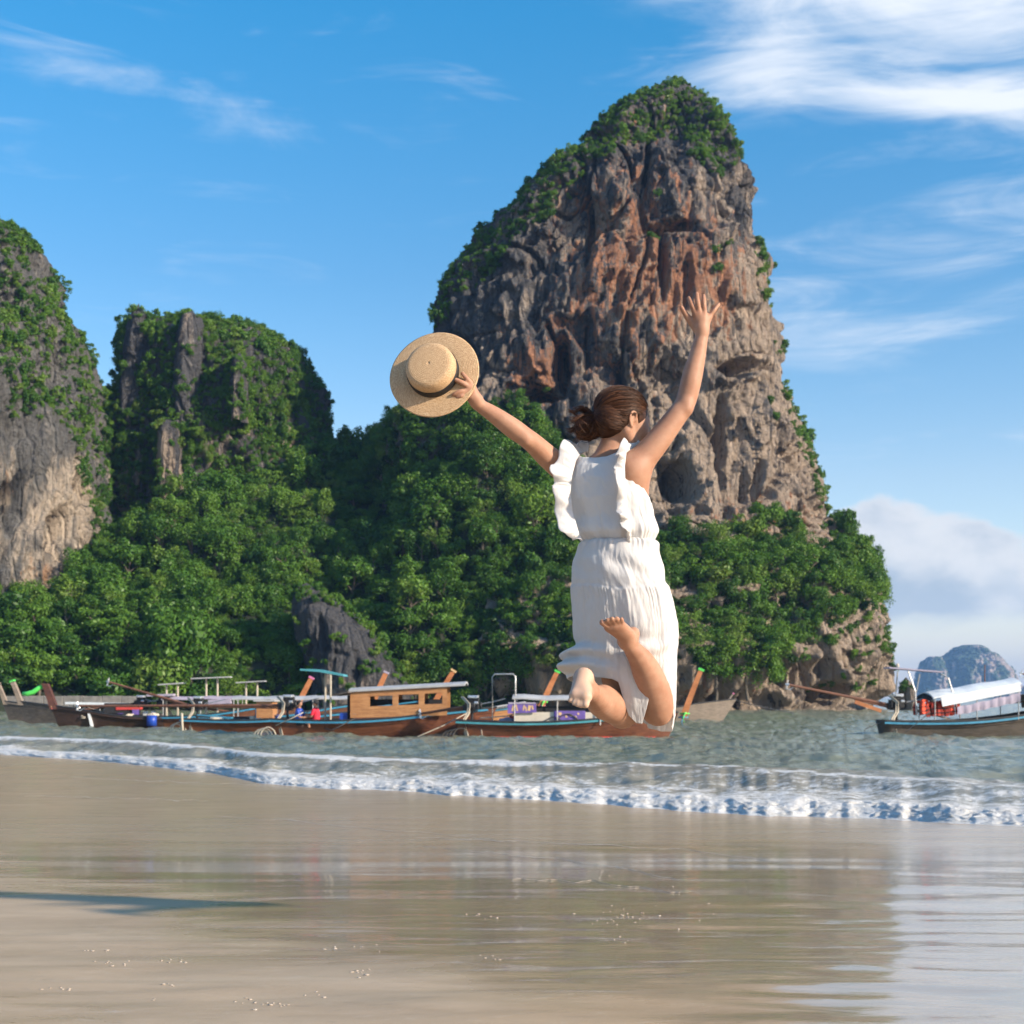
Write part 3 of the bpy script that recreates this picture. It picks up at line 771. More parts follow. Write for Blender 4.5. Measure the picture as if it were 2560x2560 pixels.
stuff_foliage('tower_top_shrubs', caps + np.array([0, -0.05, 0.0]), 0.45 + 0.85 * rs.uniform(size=len(caps)) ** 2, 'mixed', SH + CR[:3], rs, 'dense shrubs capping the top and left shoulder of the limestone tower')
fr = np.concatenate([scatter(frm, bigP, 1.2, 260, rs), scatter(patch, bigP, 2.0, 70, rs), scatter(lower_r, bigP, 1.5, 190, rs)])
stuff_foliage('tower_ledge_shrubs', fr, rs.uniform(0.6, 1.35, len(fr)), 'shrubs', SH, rs, 'shrubs clinging to ledges and the right edge of the limestone tower')
talp = bigP[talm]
if len(talp) > 12000: talp = talp[rs.choice(len(talp), 12000, replace=False)]
tsel = poisson(talp, 2.05, 420, rs)
tx, ty = proj(talp[tsel])
order = np.argsort(talp[tsel][:, 1])
n_ind = 0
restt = []
for j in order:
    p = talp[tsel[j]]
    if n_ind < 80 and tx[j] > 1600 and rs.uniform() < 0.6:
        kd = (0, 1, 2, 5, 6, 7)[rs.randint(6)]; sz = rs.uniform(1.7, 2.9)
        col_ = 'beside the white skirt' if tx[j] < 1760 else 'below the raised hand' if tx[j] < 1860 else 'below the cave mouth' if tx[j] < 1960 else 'beyond the pale boat' if tx[j] < 2090 else 'at the right edge'
        row_ = 'upper' if ty[j] < 1420 else 'middle' if ty[j] < 1560 else 'lower'
        jungle_tree(p + np.array([0, -0.4, 0.4]), sz, kd, rs.uniform(0, 6.28), rs.uniform(0.85, 1.15),
                    ('large ' if sz > 2.3 else 'small ') + kind_word[kd] + ' tree ' + col_ + ', ' + row_ + ' tower slope', 'trees at the foot of the tower')
        n_ind += 1
    else: restt.append(p)
stuff_foliage('tower_foot_undergrowth', np.array(restt) + np.array([0, -0.3, 0.4]), rs.uniform(1.7, 2.7, len(restt)), 'trees', CR, rs, 'thick undergrowth on the slope at the foot of the limestone tower')
ts2 = scatter(talm, bigP, 1.1, 1100, rs)
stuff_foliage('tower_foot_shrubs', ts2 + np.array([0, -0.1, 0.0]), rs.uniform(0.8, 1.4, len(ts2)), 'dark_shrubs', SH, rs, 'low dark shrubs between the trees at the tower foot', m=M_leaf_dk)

# vegetation of the left cliff
lsx, lsy = proj(lcP)
ln_ = pn(lcP[:, 0] / 5, lcP[:, 1] / 5, lcP[:, 2] / 6)
lm = (lcN[:, 1] < 0.3) & (((lsy < 1120) & (ln_ > -0.42 + 0.52 * sstep(lsy, 850, 1120))) | ((lsx > np.interp(lsy, [900, 1150, 1300, 1480], [150, 190, 225, 235])) & (lsy < 1560)) | (lsy < 640))
lm &= ~((lsx > 60) & (lsx < 135) & (lsy > 630) & (lsy < 700))
ls_ = scatter(lm, lcP, 0.85, 1600, rs)
stuff_foliage('left_cliff_shrubs', ls_, 0.45 + 1.0 * rs.uniform(size=len(ls_)) ** 2, 'shrubs', SH, rs, 'shrubs and vines over the upper face of the left cliff')
# vegetation of the vine covered cliff
msx, msy = proj(mcP)
mm_ = (mcN[:, 1] < 0.35) & (msy < 1420)
for qx, qy, ax, ay in ((345, 860, 30, 60), (478, 890, 36, 95), (600, 940, 16, 40), (428, 1110, 26, 45), (770, 1240, 20, 70), (595, 1320, 30, 40)):
    mm_ &= ~((((msx - qx) / ax) ** 2 + ((msy - qy) / ay) ** 2) < 1.0)
ms_ = scatter(mm_, mcP, 0.95, 2200, rs)
stuff_foliage('vine_curtain', ms_ + np.array([0, -0.1, -0.1]), 0.6 + 1.2 * rs.uniform(size=len(ms_)) ** 2, 'vines', SH + CR[4:7], rs, 'green vines and shrubs draped over the squat cliff')
tops = np.array([W(sx, sy, yy) for sx, sy, yy in ((300, 800, 206), (322, 778, 207), (300, 850, 206), (385, 815, 207), (372, 790, 206), (296, 900, 205), (284, 940, 205), (420, 862, 207), (400, 850, 208), (440, 815, 203), (470, 782, 202),
                                                  (530, 815, 204), (560, 830, 207), (590, 850, 208), (545, 860, 206), (620, 850, 210), (650, 846, 210), (690, 860, 210))])
sp_all = np.concatenate(spire_pts); sp_all = sp_all[poisson(sp_all, 0.8, 420, rs)]
tops = np.concatenate([tops, sp_all])
stuff_foliage('spire_shrubs', tops, 0.45 + 0.8 * rs.uniform(size=len(tops)), 'shrubs', SH, rs, 'shrubs around the bare spires of the squat cliff')
# outcrop and shore rock greenery
osx, osy = proj(ocP)
om_ = (ocN[:, 1] < 0.3) & ((osy < 1500) | ((pn(ocP[:, 0] / 1.8, ocP[:, 1] / 2, ocP[:, 2] / 2 + 5) > 0.30) & (osy > 1520)) | (osy < np.interp(osx, [740, 800, 900, 1000], [1480, 1490, 1560, 1690])))
os_ = scatter(om_, ocP, 0.9, 90, rs)
stuff_foliage('outcrop_shrubs', os_ + np.array([0, -0.2, 0.1]), rs.uniform(0.5, 1.0, len(os_)), 'shrubs', SH, rs, 'small yellow green shrubs on the grey rock outcrop')
sb_ = bpy.data.objects.new('shore_bush', crown_data[2]); sb_.location = W(2266, 1716, 170.5); sb_.scale = (1.15, 1.1, 1.0); link(sb_)
tag(sb_, 'leafy green bush on the small dark shore rock', 'bush')
# ------------------------------------------------------------------ beach
fr_px = np.array([-2500, -900, -300, 0, 265, 530, 662, 1280, 1545, 1876, 2207, 2560, 3000, 5000.])
fr_d = np.array([70, 100, 128, 141, 157, 187, 210, 253, 273, 296, 310, 346, 378, 470.])
def front_y(sx):
    return CAMZ * FPX / np.interp(sx, fr_px, fr_d)

def sand_z(x, y):
    a = 0.95 - 0.054 * y; b = 0.015
    k = 0.10
    h = np.clip(0.5 + 0.5 * (a - b) / k, 0, 1)
    z = b * (1 - h) + a * h + k * h * (1 - h)
    sx = HX + x / np.maximum(y, 1.0) * FPX
    over = np.maximum(0, y - front_y(sx))
    z = z - 0.05 * np.minimum(over, 8) - 0.02 * np.clip(over - 8, 0, 150)
    z = z + 0.010 * pn(x / 1.7, y / 0.8, 0.3) * sstep(y, 1, 3) + 0.0035 * pn(x / 0.30, y / 0.11, 1.3) * sstep(8 - y, 0, 3)
    z = z + 0.02 * pn(x / 5, y / 3, 4.0) + 0.006 * pn(x / 0.9 + 3, y / 0.35, 7.0) * sstep(9 - y, 0, 3) + 0.003 * ridged(x / 0.7, y / 0.22 + 0.4 * np.sin(x * 1.7), 9.0, 2) * sstep(6.5 - y, 0, 2)
    return z
ys = np.concatenate([np.linspace(-30, 1.5, 24)[:-1], 1.5 + np.cumsum(np.geomspace(0.016, 0.45, 300)), ])
ys = ys[ys < 70]; ys = np.concatenate([ys, [80, 100, 140]])
us = np.concatenate([np.geomspace(-14, -0.62, 24)[:-1] if False else -np.geomspace(14, 0.62, 24)[:-1], np.linspace(-0.62, 0.62, 330), np.geomspace(0.62, 14, 24)[1:]])
YY, UU = np.meshgrid(ys, us, indexing='ij')
XX = UU * np.maximum(np.abs(YY), 3.0)
ZZ = sand_z(XX, YY)
ZZ = np.where(YY < 1.5, 0.95 - 0.054 * YY, ZZ)
m_sand, nt = mat('wet_sand')
g = nt.n('ShaderNodeTexCoord').outputs['Object']
film = nt.noise(nt.mapping(g, (0.6, 1.35, 1), (3.3, 1.1, 0)), 0.9, 7, 0.6, 0.8)      # where the water film is thicker
rip = nt.noise(nt.mapping(g, (1.3, 4.0, 1), (0, 0, 0), (0, 0, R(9))), 2.4, 6, 0.6, 1.1)
grain = nt.noise(g, 260.0, 3, 0.7)
small = nt.noise(nt.mapping(g, (1, 2.6, 1), (0, 0, 0), (0, 0, R(9))), 11.0, 6, 0.62, 0.6)
patchy = nt.noise(nt.mapping(g, (0.6, 1.9, 1)), 1.7, 6, 0.6, 0.4)
c = nt.ramp(patchy, [(0.25, (0.380, 0.268, 0.160)), (0.5, (0.470, 0.340, 0.212)), (0.78, (0.550, 0.415, 0.275))])
c = nt.mix(nt.mrange(small, 0.56, 0.76, 0.0, 0.5), c, (0.60, 0.49, 0.38))
c = nt.mix(nt.mrange(small, 0.42, 0.28, 0.0, 0.42), c, (0.25, 0.185, 0.125))
c = nt.mix(nt.mrange(grain, 0.35, 0.75, 0.0, 0.25), c, (0.53, 0.42, 0.31))
yy = nt.n('ShaderNodeSeparateXYZ'); nt.val(yy.inputs[0], g)
near = nt.mrange(nt.math('ADD', yy.outputs[1], nt.math('MULTIPLY', yy.outputs[0], 1.6)), 2.2, 6.5)       # drained sand up the beach
far = nt.mrange(nt.math('ADD', yy.outputs[1], nt.math('MULTIPLY', nt.math('SUBTRACT', patchy, 0.5), 5.0)), 7.5, 12.5)
wet = nt.math('ADD', nt.math('MULTIPLY', film, 0.9), nt.math('MULTIPLY', near, 0.55))
rgh = nt.math('MAXIMUM', nt.mrange(wet, 0.38, 0.82, 0.42, 0.09), nt.math('MULTIPLY', far, 0.24))
c = nt.mix(nt.math('MULTIPLY', nt.mrange(wet, 0.5, 0.9), 0.30), c, (0.42, 0.300, 0.185))
bh = nt.math('ADD', nt.math('MULTIPLY', rip, 0.5), nt.math('MULTIPLY', patchy, 0.5))
b1 = nt.bump(nt.math('ADD', bh, nt.math('MULTIPLY', small, 0.30)), 0.20, 0.02)
b2 = nt.bump(grain, 0.05, 0.002, b1)
finish(nt, principled(nt, c, rgh, b2, IOR=1.34, Specular_IOR_Level=0.30, Coat_Weight=nt.math('MULTIPLY', nt.mrange(wet, 0.45, 0.8, 0.0, 0.6), nt.math('SUBTRACT', 1.0, nt.math('MULTIPLY', far, 0.6))), Coat_Roughness=nt.math('ADD', 0.03, nt.math('MULTIPLY', far, 0.17)), Coat_IOR=1.33, Coat_Normal=nt.bump(bh, 0.07, 0.02)))
sand = mesh_np('beach', np.stack([XX, YY, ZZ], -1).reshape(-1, 3), grid_faces(len(ys), len(us)), m_sand)
tag(sand, kind='structure')
# big seabed sheet to the horizon
sb = mesh_np('seabed', np.array([[-5500, -60, -6], [5500, -60, -6], [5500, 5050, -6], [-5500, 5050, -6.]]), np.array([[0, 1, 2, 3]]), m_sand)
tag(sb, kind='structure')

# ------------------------------------------------------------------ sea with breaking waves
cols = np.concatenate([np.linspace(-2500, -320, 60)[:-1], np.linspace(-320, 2900, 760), np.linspace(2900, 5000, 50)[1:]])
pr = np.concatenate([np.linspace(0, 1, 300) ** 1.0, ])
nC = len(cols)
fy = front_y(cols) - 0.35 + 0.9 * pn(cols / 330, 4.3, 0.7) + 0.35 * pn(cols / 90, 0.3, 0.7) + 0.15 * pn(cols / 28, 1.3, 0.7)
dfront = CAMZ * FPX / fy
# rows evenly spaced in image depth up to 24 px below the horizon, then geometric to the far sea
vn = np.concatenate([np.linspace(0, 1.5, 64), 1.5 + np.cumsum(np.geomspace(0.03, 0.09, 20))])
Y1 = fy[:, None] + vn[None]
D1 = CAMZ * FPX / Y1[:, -1:]
rows_near = np.linspace(0, 1, 260)[1:]
Yn = np.concatenate([Y1, CAMZ * FPX / (D1 + (24 - D1) * rows_near[None])], 1)
Yf = np.geomspace(CAMZ * FPX / 24.0, 5000, 50)[1:]
Ys = np.concatenate([Yn, np.repeat(Yf[None], nC, 0)], 1)
Xs = (cols[:, None] - HX) / FPX * Ys
v = Ys - fy[:, None]                                         # metres behind the surf front (along the view)
SX = np.repeat(cols[:, None], Ys.shape[1], 1)
# axes along and across the wave crests
ca, sa_ = math.cos(R(38)), math.sin(R(38))
sA = Xs * ca - Ys * sa_; dA = Xs * sa_ + Ys * ca
w = pn(sA / 9, dA / 9, 0.2) * 1.5
fade = sstep(v, 0.5, 5)
farf = 1 / (1 + np.maximum(Ys - 60, 0) / 60)
chop = 1.1 * (0.085 * np.sin(2 * math.pi * (dA + w) / 3.4 + 1.5 * pn(sA / 5, dA / 5, 2)) * (0.6 + 0.8 * pn(sA / 7, dA / 4, 5))
        + 0.105 * pn(sA / 1.7, dA / 0.95, 1.0) + 0.055 * pn(sA / 0.7, dA / 0.42, 2.0) + 0.028 * pn(sA / 0.3, dA / 0.2, 3.0))
chop = chop * (1.0 - 0.0 * farf) * np.interp(Ys, [0, 60, 200, 600, 9000], [1, 1.15, 1.6, 1.0, 0.0])
H = chop * fade
# second wave: crest line traced behind the front, highest on the right
c_px = np.array([-900, 0, 400, 800, 1280, 1600, 1900, 2200, 2560, 3200.])
c_v = np.array([10.0, 9.0, 8.5, 7.5, 6.8, 6.8, 5.9, 4.8, 4.0, 3.0])
c_h = np.array([0.16, 0.22, 0.21, 0.19, 0.21, 0.25, 0.25, 0.23, 0.22, 0.18])
cv_ = np.interp(SX, c_px, c_v) + 0.30 * pn(SX / 420, 0, 3.1) + 0.03 * pn(SX / 90, 0, 5.1); ch_ = np.interp(SX, c_px, c_h) * (1 + 0.22 * pn(SX / 190, 2.0, 0.4) + 0.07 * pn(sA / 0.5, dA / 0.2, 1.4))
t_ = v - cv_
crest = np.where(t_ < 0, np.exp(-(t_ / 1.25) ** 2), np.exp(-(t_ / 2.1) ** 2))
H = H * (1 - 0.85 * np.where(t_ < 0, np.exp(-(t_ / 1.3) ** 2), np.exp(-(t_ / 1.2) ** 2)))
H = H + ch_ * crest
# front bore: steep foaming step
bore_h = np.interp(SX, [-900, 0, 500, 900, 1300, 2560, 3200], [0.10, 0.12, 0.12, 0.12, 0.14, 0.15, 0.12]) * (1 + 0.4 * pn(SX / 70, 5.0, 0.4))
rise = sstep(v, 0.0, 1.1)
bore = bore_h * rise * (0.35 + 0.65 * np.exp(-np.maximum(v - 0.6, 0) / 1.6))
hh = bore * 3.0
lumps = fbm(Xs / 0.42, Ys / 0.42 + hh, 0.5 + hh, 4, 0.6)
lump2 = np.abs(fbm(Xs / 0.20, Ys / 0.20 + 2 * hh, 4.5, 3, 0.6))
Zs0 = ch_ * crest
wl_ = 0.8 * pn(Xs / 1.1 + 5, Ys / 1.1, 1.1)
lace = ridged(sA / 1.1 + wl_, dA / 0.55 + wl_, 6.0, 4)
brk = fbm(sA / 0.8 + wl_, dA / 0.4, 8.0, 4, 0.6)                          # ragged break-up of the white water
fo_front = sstep(v, -0.05, 0.12) * np.exp(-np.maximum(v - 0.8, 0) / np.interp(SX, [0, 900, 2560], [5.0, 2.8, 1.9])) * (1.02 + 0.36 * brk)
fo_lace = np.exp(-np.maximum(v - 3.5, 0) / 4.0) * (0.36 + 0.22 * lace + 0.16 * brk) * sstep(v, 0.2, 1.0)
lefty = np.interp(SX, [0, 700, 1200, 1500, 2560], [1.0, 0.9, 0.75, 0.15, 0.10])
fo_crest = np.exp(-((t_ + 0.05) / 0.45) ** 2) * (0.58 * lefty + 0.24 + 0.42 * fbm(sA / 0.55 + wl_, Zs0 / 0.05 + dA / 0.6, 8.0, 3, 0.6) + 0.10 * lace) \
    + np.where(t_ < 0, np.exp(-(t_ / 1.3) ** 2), np.exp(-(t_ / 0.9) ** 2)) * (0.14 + 0.30 * lefty) * (0.6 + 0.8 * lace)
caps_ = sstep(pn(sA / 2.4, dA / 1.2, 9.0) + 0.3 * brk, 0.70, 1.0) * sstep(v, 8, 14) * 0.60 * np.clip(40 / Ys, 0.3, 1)
foam = np.clip(np.maximum(np.maximum(fo_front, fo_crest), np.maximum(fo_lace, caps_)), 0, 1.2)
H = H + bore + foam ** 1.5 * (0.016 * lumps + 0.034 * lump2) * np.exp(-np.maximum(v - 0.8, 0) / 1.2) * np.interp(SX, [0, 800, 1500, 2560], [0.5, 0.8, 1.0, 1.0]) * sstep(v, 0.0, 0.3)
base = np.maximum(sand_z(Xs[:, :1], Ys[:, :1]) * np.exp(-v / 2.0), 0) + np.where(v < 0.2, -0.01, 0)
Zs = base + H + 0.012 * sstep(v, 0, 0.3)
Ys = Ys - 0.09 * np.clip(foam, 0, 1) * np.exp(-v / 1.2) * fbm(Xs / 0.33 + 7, Zs / 0.12, v / 0.5, 3, 0.6) * sstep(v, 0.02, 0.2)
Zs[:, 0] = sand_z(Xs[:, 0], Ys[:, 0]) - 0.03
m_sea, nt = mat('turbid_sea_water')
g = nt.n('ShaderNodeTexCoord').outputs['Object']
fa = nt.attr('foam'); ta = nt.attr('silt')
n1 = nt.noise(nt.mapping(g, (1, 1, 3.0)), 6.5, 9, 0.72, 0.4)
n2 = nt.noise(nt.mapping(g, (0.7, 2.2, 9), (0, 0, 0), (0, 0, R(-38))), 1.1, 6, 0.6, 0.4)
ff = nt.mrange(nt.math('ADD', fa, nt.math('MULTIPLY', nt.math('SUBTRACT', n1, 0.5), 1.5)), 0.34, 0.80)
wcol = nt.mix(nt.mrange(ta, 0.0, 1.0), (0.205, 0.222, 0.160), (0.38, 0.335, 0.255))
wcol = nt.mix(nt.mrange(n2, 0.35, 0.7, 0.0, 0.4), wcol, (0.26, 0.272, 0.205))
wb = nt.bump(nt.math('ADD', n2, nt.math('MULTIPLY', n1, 0.40)), 0.45, 0.14)
w0 = principled(nt, wcol, 0.16, wb, IOR=1.333)
wt = nt.n('ShaderNodeBsdfTranslucent'); nt.val(wt.inputs[0], wcol)
wm_ = nt.n('ShaderNodeMixShader'); nt.val(wm_.inputs[0], nt.math('MULTIPLY', ta, 0.22)); nt.val(wm_.inputs[1], w0); nt.val(wm_.inputs[2], wt.outputs[0])
water = wm_.outputs[0]
fb = nt.bump(n1, 0.9, 0.07)
foamc = nt.ramp(n1, [(0.32, (0.46, 0.44, 0.40)), (0.62, (0.74, 0.73, 0.71))])
foam_s = principled(nt, foamc, 0.75, fb, Specular_IOR_Level=0.3, Subsurface_Weight=0.0)
ms = nt.n('ShaderNodeMixShader'); nt.val(ms.inputs[0], ff); nt.val(ms.inputs[1], water); nt.val(ms.inputs[2], foam_s)
finish(nt, ms.outputs[0])
silt = np.clip(1.1 * np.exp(-np.maximum(v - 2, 0) / 5.0) + 0.8 * crest, 0, 1)
sea = mesh_np('sea', np.stack([Xs, Ys, Zs], -1).reshape(-1, 3), grid_faces(nC, Ys.shape[1])[:, ::-1], m_sea, True, None, {'foam': foam.ravel(), 'silt': silt.ravel()})
tag(sea, kind='structure')

# ------------------------------------------------------------------ foam left on the sand
m_fleck, nt = mat('sea_foam')
g = nt.n('ShaderNodeTexCoord').outputs['Object']
fn = nt.noise(g, 90.0, 5, 0.65)
finish(nt, principled(nt, nt.ramp(fn, [(0.3, (0.36, 0.29, 0.22)), (0.65, (0.50, 0.43, 0.36))]), 0.7, nt.bump(fn, 0.6, 0.006)))
def on_sand(sx, sy):
    """where the sight lines through photograph points meet the beach (arrays)"""
    sx = np.asarray(sx, float); sy = np.asarray(sy, float)
    y = np.full(sx.shape, 5.0)
    for _ in range(14):
        x = (sx - HX) / FPX * y
        y = np.clip((CAMZ - sand_z(x, y)) / ((sy - HY) / FPX), 1.0, 60.0)
    return (sx - HX) / FPX * y, y
rf = np.random.RandomState(21)
spots = []
for sx0, sy0, wx_, wy_, n in ((1560, 2290, 150, 26, 70), (210, 2378, 120, 3, 16), (290, 2408, 60, 8, 26), (460, 2402, 70, 9, 18), (880, 2368, 90, 7, 26), (150, 2475, 60, 6, 16), (420, 2462, 70, 8, 12), (640, 2510, 90, 14, 40),
                             (800, 2488, 40, 8, 14), (910, 2432, 70, 14, 26), (1240, 2395, 60, 14, 14), (1240, 2290, 110, 10, 18), (1760, 2290, 90, 14, 8), (1400, 2200, 500, 60, 16), (700, 2130, 500, 80, 16), (390, 2498, 12, 4, 6), (1600, 2350, 60, 10, 12)):
    for _ in range(max(2, int(n * 0.4))): spots.append((sx0 + rf.normal() * wx_ * 0.45, sy0 + rf.normal() * wy_ * 0.5, rf.uniform(0.0015, 0.0042)))
ico = bmesh.new(); bmesh.ops.create_icosphere(ico, subdivisions=1, radius=1.0); iV = np.array([v_.co[:] for v_ in ico.verts]); iF = np.array([[q.index for q in f_.verts] for f_ in ico.faces]); ico.free()
Vf = []; Ff = []; nb_ = 0
SP = np.array(spots); SPx, SPy = on_sand(SP[:, 0], np.minimum(SP[:, 1], 2555)); SPz = sand_z(SPx, SPy)
for x_, y_, z_, r_ in zip(SPx, SPy, SPz, SP[:, 2]):
    Vf.append(iV * np.array([r_ * rf.uniform(1.0, 2.2), r_ * rf.uniform(0.8, 1.4), r_ * 0.45]) * (1 + 0.25 * rf.normal(size=iV.shape)) + np.array([x_, y_, z_ + 0.001])); Ff.append(iF + nb_); nb_ += len(iV)
tag(mesh_np('foam_flecks', np.concatenate(Vf), np.concatenate(Ff), m_fleck), 'small clumps of white foam left scattered on the wet sand', 'foam', None, 'stuff')
# thin foamy edges of spent swashes
Vl = []; Fl = []; nb_ = 0
for pts_, wd in (([(540, 2040), (760, 2056), (1000, 2078), (1290, 2103)], 0.040), ([(1040, 2096), (1300, 2104), (1700, 2122), (2060, 2172)], 0.035), ([(1060, 2116), (1280, 2140), (1420, 2150), (1700, 2200)], 0.03), ([(60, 1990), (300, 1996), (520, 2002)], 0.05), ([(180, 1944), (420, 1956), (640, 1962)], 0.06),
                 ([(1280, 2200), (1480, 2205), (1700, 2235)], 0.012)):
    P_ = np.array(pts_, float); u_s = np.linspace(0, 1, 160)
    sx_ = np.interp(u_s, np.linspace(0, 1, len(P_)), P_[:, 0]); sy_ = np.interp(u_s, np.linspace(0, 1, len(P_)), P_[:, 1]) + 5 * pn(u_s * 9, P_[0, 0], 0.2) + 2.0 * pn(u_s * 30, P_[0, 1], 0.6)
    Q = np.stack(on_sand(sx_, sy_), 1)
    w_ = wd * np.clip(0.45 + 1.1 * pn(u_s * 9, P_[0, 0] * 0.1, 2.2) + 0.5 * pn(u_s * 31, 1.0, 2.2), 0.03, 1.2) * np.sin(np.pi * u_s) ** 0.4
    for k in range(3):
        off = (k - 1) * w_
        Vl.append(np.stack([Q[:, 0], Q[:, 1] + off, sand_z(Q[:, 0], Q[:, 1] + off) + (0.0025 if k != 1 else 0.0045)], 1))
    i_ = np.arange(159)
    for k in range(2): Fl.append(np.stack([i_ + k * 160, i_ + 1 + k * 160, i_ + 1 + (k + 1) * 160, i_ + (k + 1) * 160], 1) + nb_)
    nb_ += 480
tag(mesh_np('swash_lines', np.concatenate(Vl), np.concatenate(Fl), m_fleck), 'thin broken lines of foam where waves drained off the sand', 'foam', None, 'stuff')
# ------------------------------------------------------------------ the jumping woman
import openvdb as vdb

class SDF:
    """signed distance field on a voxel grid; shapes are blended in one by one, then meshed as one surface"""
    def __init__(self, lo, hi, h):
        self.lo = np.array(lo, float); self.h = h
        self.n = np.ceil((np.array(hi) - self.lo) / h).astype(int) + 1
        self.a = np.full(self.n, 1.0, np.float32)
    def block(self, lo, hi):
        i0 = np.clip(np.floor((np.array(lo) - self.lo) / self.h).astype(int), 0, self.n - 1)
        i1 = np.clip(np.ceil((np.array(hi) - self.lo) / self.h).astype(int) + 1, 1, self.n)
        sl = tuple(slice(a, b) for a, b in zip(i0, i1))
        g = np.meshgrid(*[self.lo[k] + self.h * np.arange(i0[k], i1[k]) for k in range(3)], indexing='ij', sparse=True)
        return sl, g
    def blend(self, sl, d, k, op):
        a = self.a[sl]
        if op == 'add':
            hh = np.clip(0.5 + 0.5 * (a - d) / k, 0, 1)
            self.a[sl] = a * (1 - hh) + d * hh - k * hh * (1 - hh)
        else:
            hh = np.clip(0.5 - 0.5 * (a + d) / k, 0, 1)
            self.a[sl] = a * (1 - hh) - d * hh + k * hh * (1 - hh)
    def cone(self, p0, p1, r0, r1, k=0.02, op='add'):
        p0 = np.array(p0, float); p1 = np.array(p1, float)
        m = max(r0, r1) + 2.0 * k + 0.012
        sl, (x, y, z) = self.block(np.minimum(p0, p1) - m, np.maximum(p0, p1) + m)
        ba = p1 - p0; L2 = ba @ ba
        t = np.clip(((x - p0[0]) * ba[0] + (y - p0[1]) * ba[1] + (z - p0[2]) * ba[2]) / max(L2, 1e-9), 0, 1)
        d = np.sqrt((x - p0[0] - t * ba[0]) ** 2 + (y - p0[1] - t * ba[1]) ** 2 + (z - p0[2] - t * ba[2]) ** 2) - (r0 + (r1 - r0) * t)
        self.blend(sl, d.astype(np.float32), k, op)
    def chain(self, pts, rads, k=0.02, op='add', sub=6):
        """limb along a smooth curve through pts with smoothly varying radius, blended in as one shape"""
        P = np.array(pts, float); Rr = np.array(rads, float); n = len(P)
        Q = []; q = []
        for i in range(n - 1):
            p0, p1, p2, p3 = P[max(i - 1, 0)], P[i], P[i + 1], P[min(i + 2, n - 1)]
            r0, r1, r2, r3 = Rr[max(i - 1, 0)], Rr[i], Rr[i + 1], Rr[min(i + 2, n - 1)]
            for j in range(sub):
                t = j / sub
                cr = lambda a, b, c, d: 0.5 * (2 * b + (c - a) * t + (2 * a - 5 * b + 4 * c - d) * t * t + (3 * b - a - 3 * c + d) * t ** 3)
                Q.append(cr(p0, p1, p2, p3)); q.append(cr(r0, r1, r2, r3))
        Q.append(P[-1]); q.append(Rr[-1]); Q = np.array(Q); q = np.array(q)
        m = q.max() + 2.0 * k + 0.012
        sl, (x, y, z) = self.block(Q.min(0) - m, Q.max(0) + m)
        d = np.full(self.a[sl].shape, 9.0, np.float32)
        for i in range(len(Q) - 1):
            ba = Q[i + 1] - Q[i]; L2 = max(ba @ ba, 1e-12)
            lo = np.minimum(Q[i], Q[i + 1]) - m; hi = np.maximum(Q[i], Q[i + 1]) + m
            i0 = [int(np.searchsorted(g.ravel(), l)) for g, l in zip((x, y, z), lo)]; i1 = [int(np.searchsorted(g.ravel(), h_)) + 1 for g, h_ in zip((x, y, z), hi)]
            s2 = tuple(slice(a, b) for a, b in zip(i0, i1))
            xx, yy_, zz = x[s2[0]], y[:, s2[1]], z[:, :, s2[2]]
            t = np.clip(((xx - Q[i][0]) * ba[0] + (yy_ - Q[i][1]) * ba[1] + (zz - Q[i][2]) * ba[2]) / L2, 0, 1)
            dd = np.sqrt((xx - Q[i][0] - t * ba[0]) ** 2 + (yy_ - Q[i][1] - t * ba[1]) ** 2 + (zz - Q[i][2] - t * ba[2]) ** 2) - (q[i] + (q[i + 1] - q[i]) * t)
            d[s2] = np.minimum(d[s2], dd)
        self.blend(sl, d, k, op)
    def ell(self, c, rad, k=0.02, rot=None, op='add'):
        """ellipsoid, rot: 3x3 whose columns are the axes"""
        c = np.array(c, float); rad = np.array(rad, float)
        m = rad.max() + 2.0 * k + 0.012
        sl, (x, y, z) = self.block(c - m, c + m)
        M = np.eye(3) if rot is None else np.array(rot, float)
        q = [((x - c[0]) * M[0, i] + (y - c[1]) * M[1, i] + (z - c[2]) * M[2, i]) for i in range(3)]
        k0 = np.sqrt(sum((q[i] / rad[i]) ** 2 for i in range(3)))
        k1 = np.sqrt(sum((q[i] / rad[i] ** 2) ** 2 for i in range(3))) + 1e-9
        self.blend(sl, (k0 * (k0 - 1.0) / k1).astype(np.float32), k, op)
    def mesh(self, name, m, parent=None):
        g = vdb.FloatGrid(); g.copyFromArray(np.ascontiguousarray(np.clip(self.a, -3 * self.h, 3 * self.h) / self.h))
        V, F = g.convertToQuads(isovalue=0.0)
        V = V * self.h + self.lo
        return mesh_np(name, V, F[:, ::-1], m, True, parent)

PY = 5.08                                     # distance of the woman from the camera
def J(sx, sy, dy=0.0):
    return np.array(W(sx, sy, PY + dy))
YAW = R(28)
rhat = np.array([math.cos(YAW), -math.sin(YAW), 0.0]); fhat = np.array([math.sin(YAW), math.cos(YAW), 0.0]); zhat = np.array([0, 0, 1.0])
def nrm(v): return v / (np.linalg.norm(v) + 1e-9)

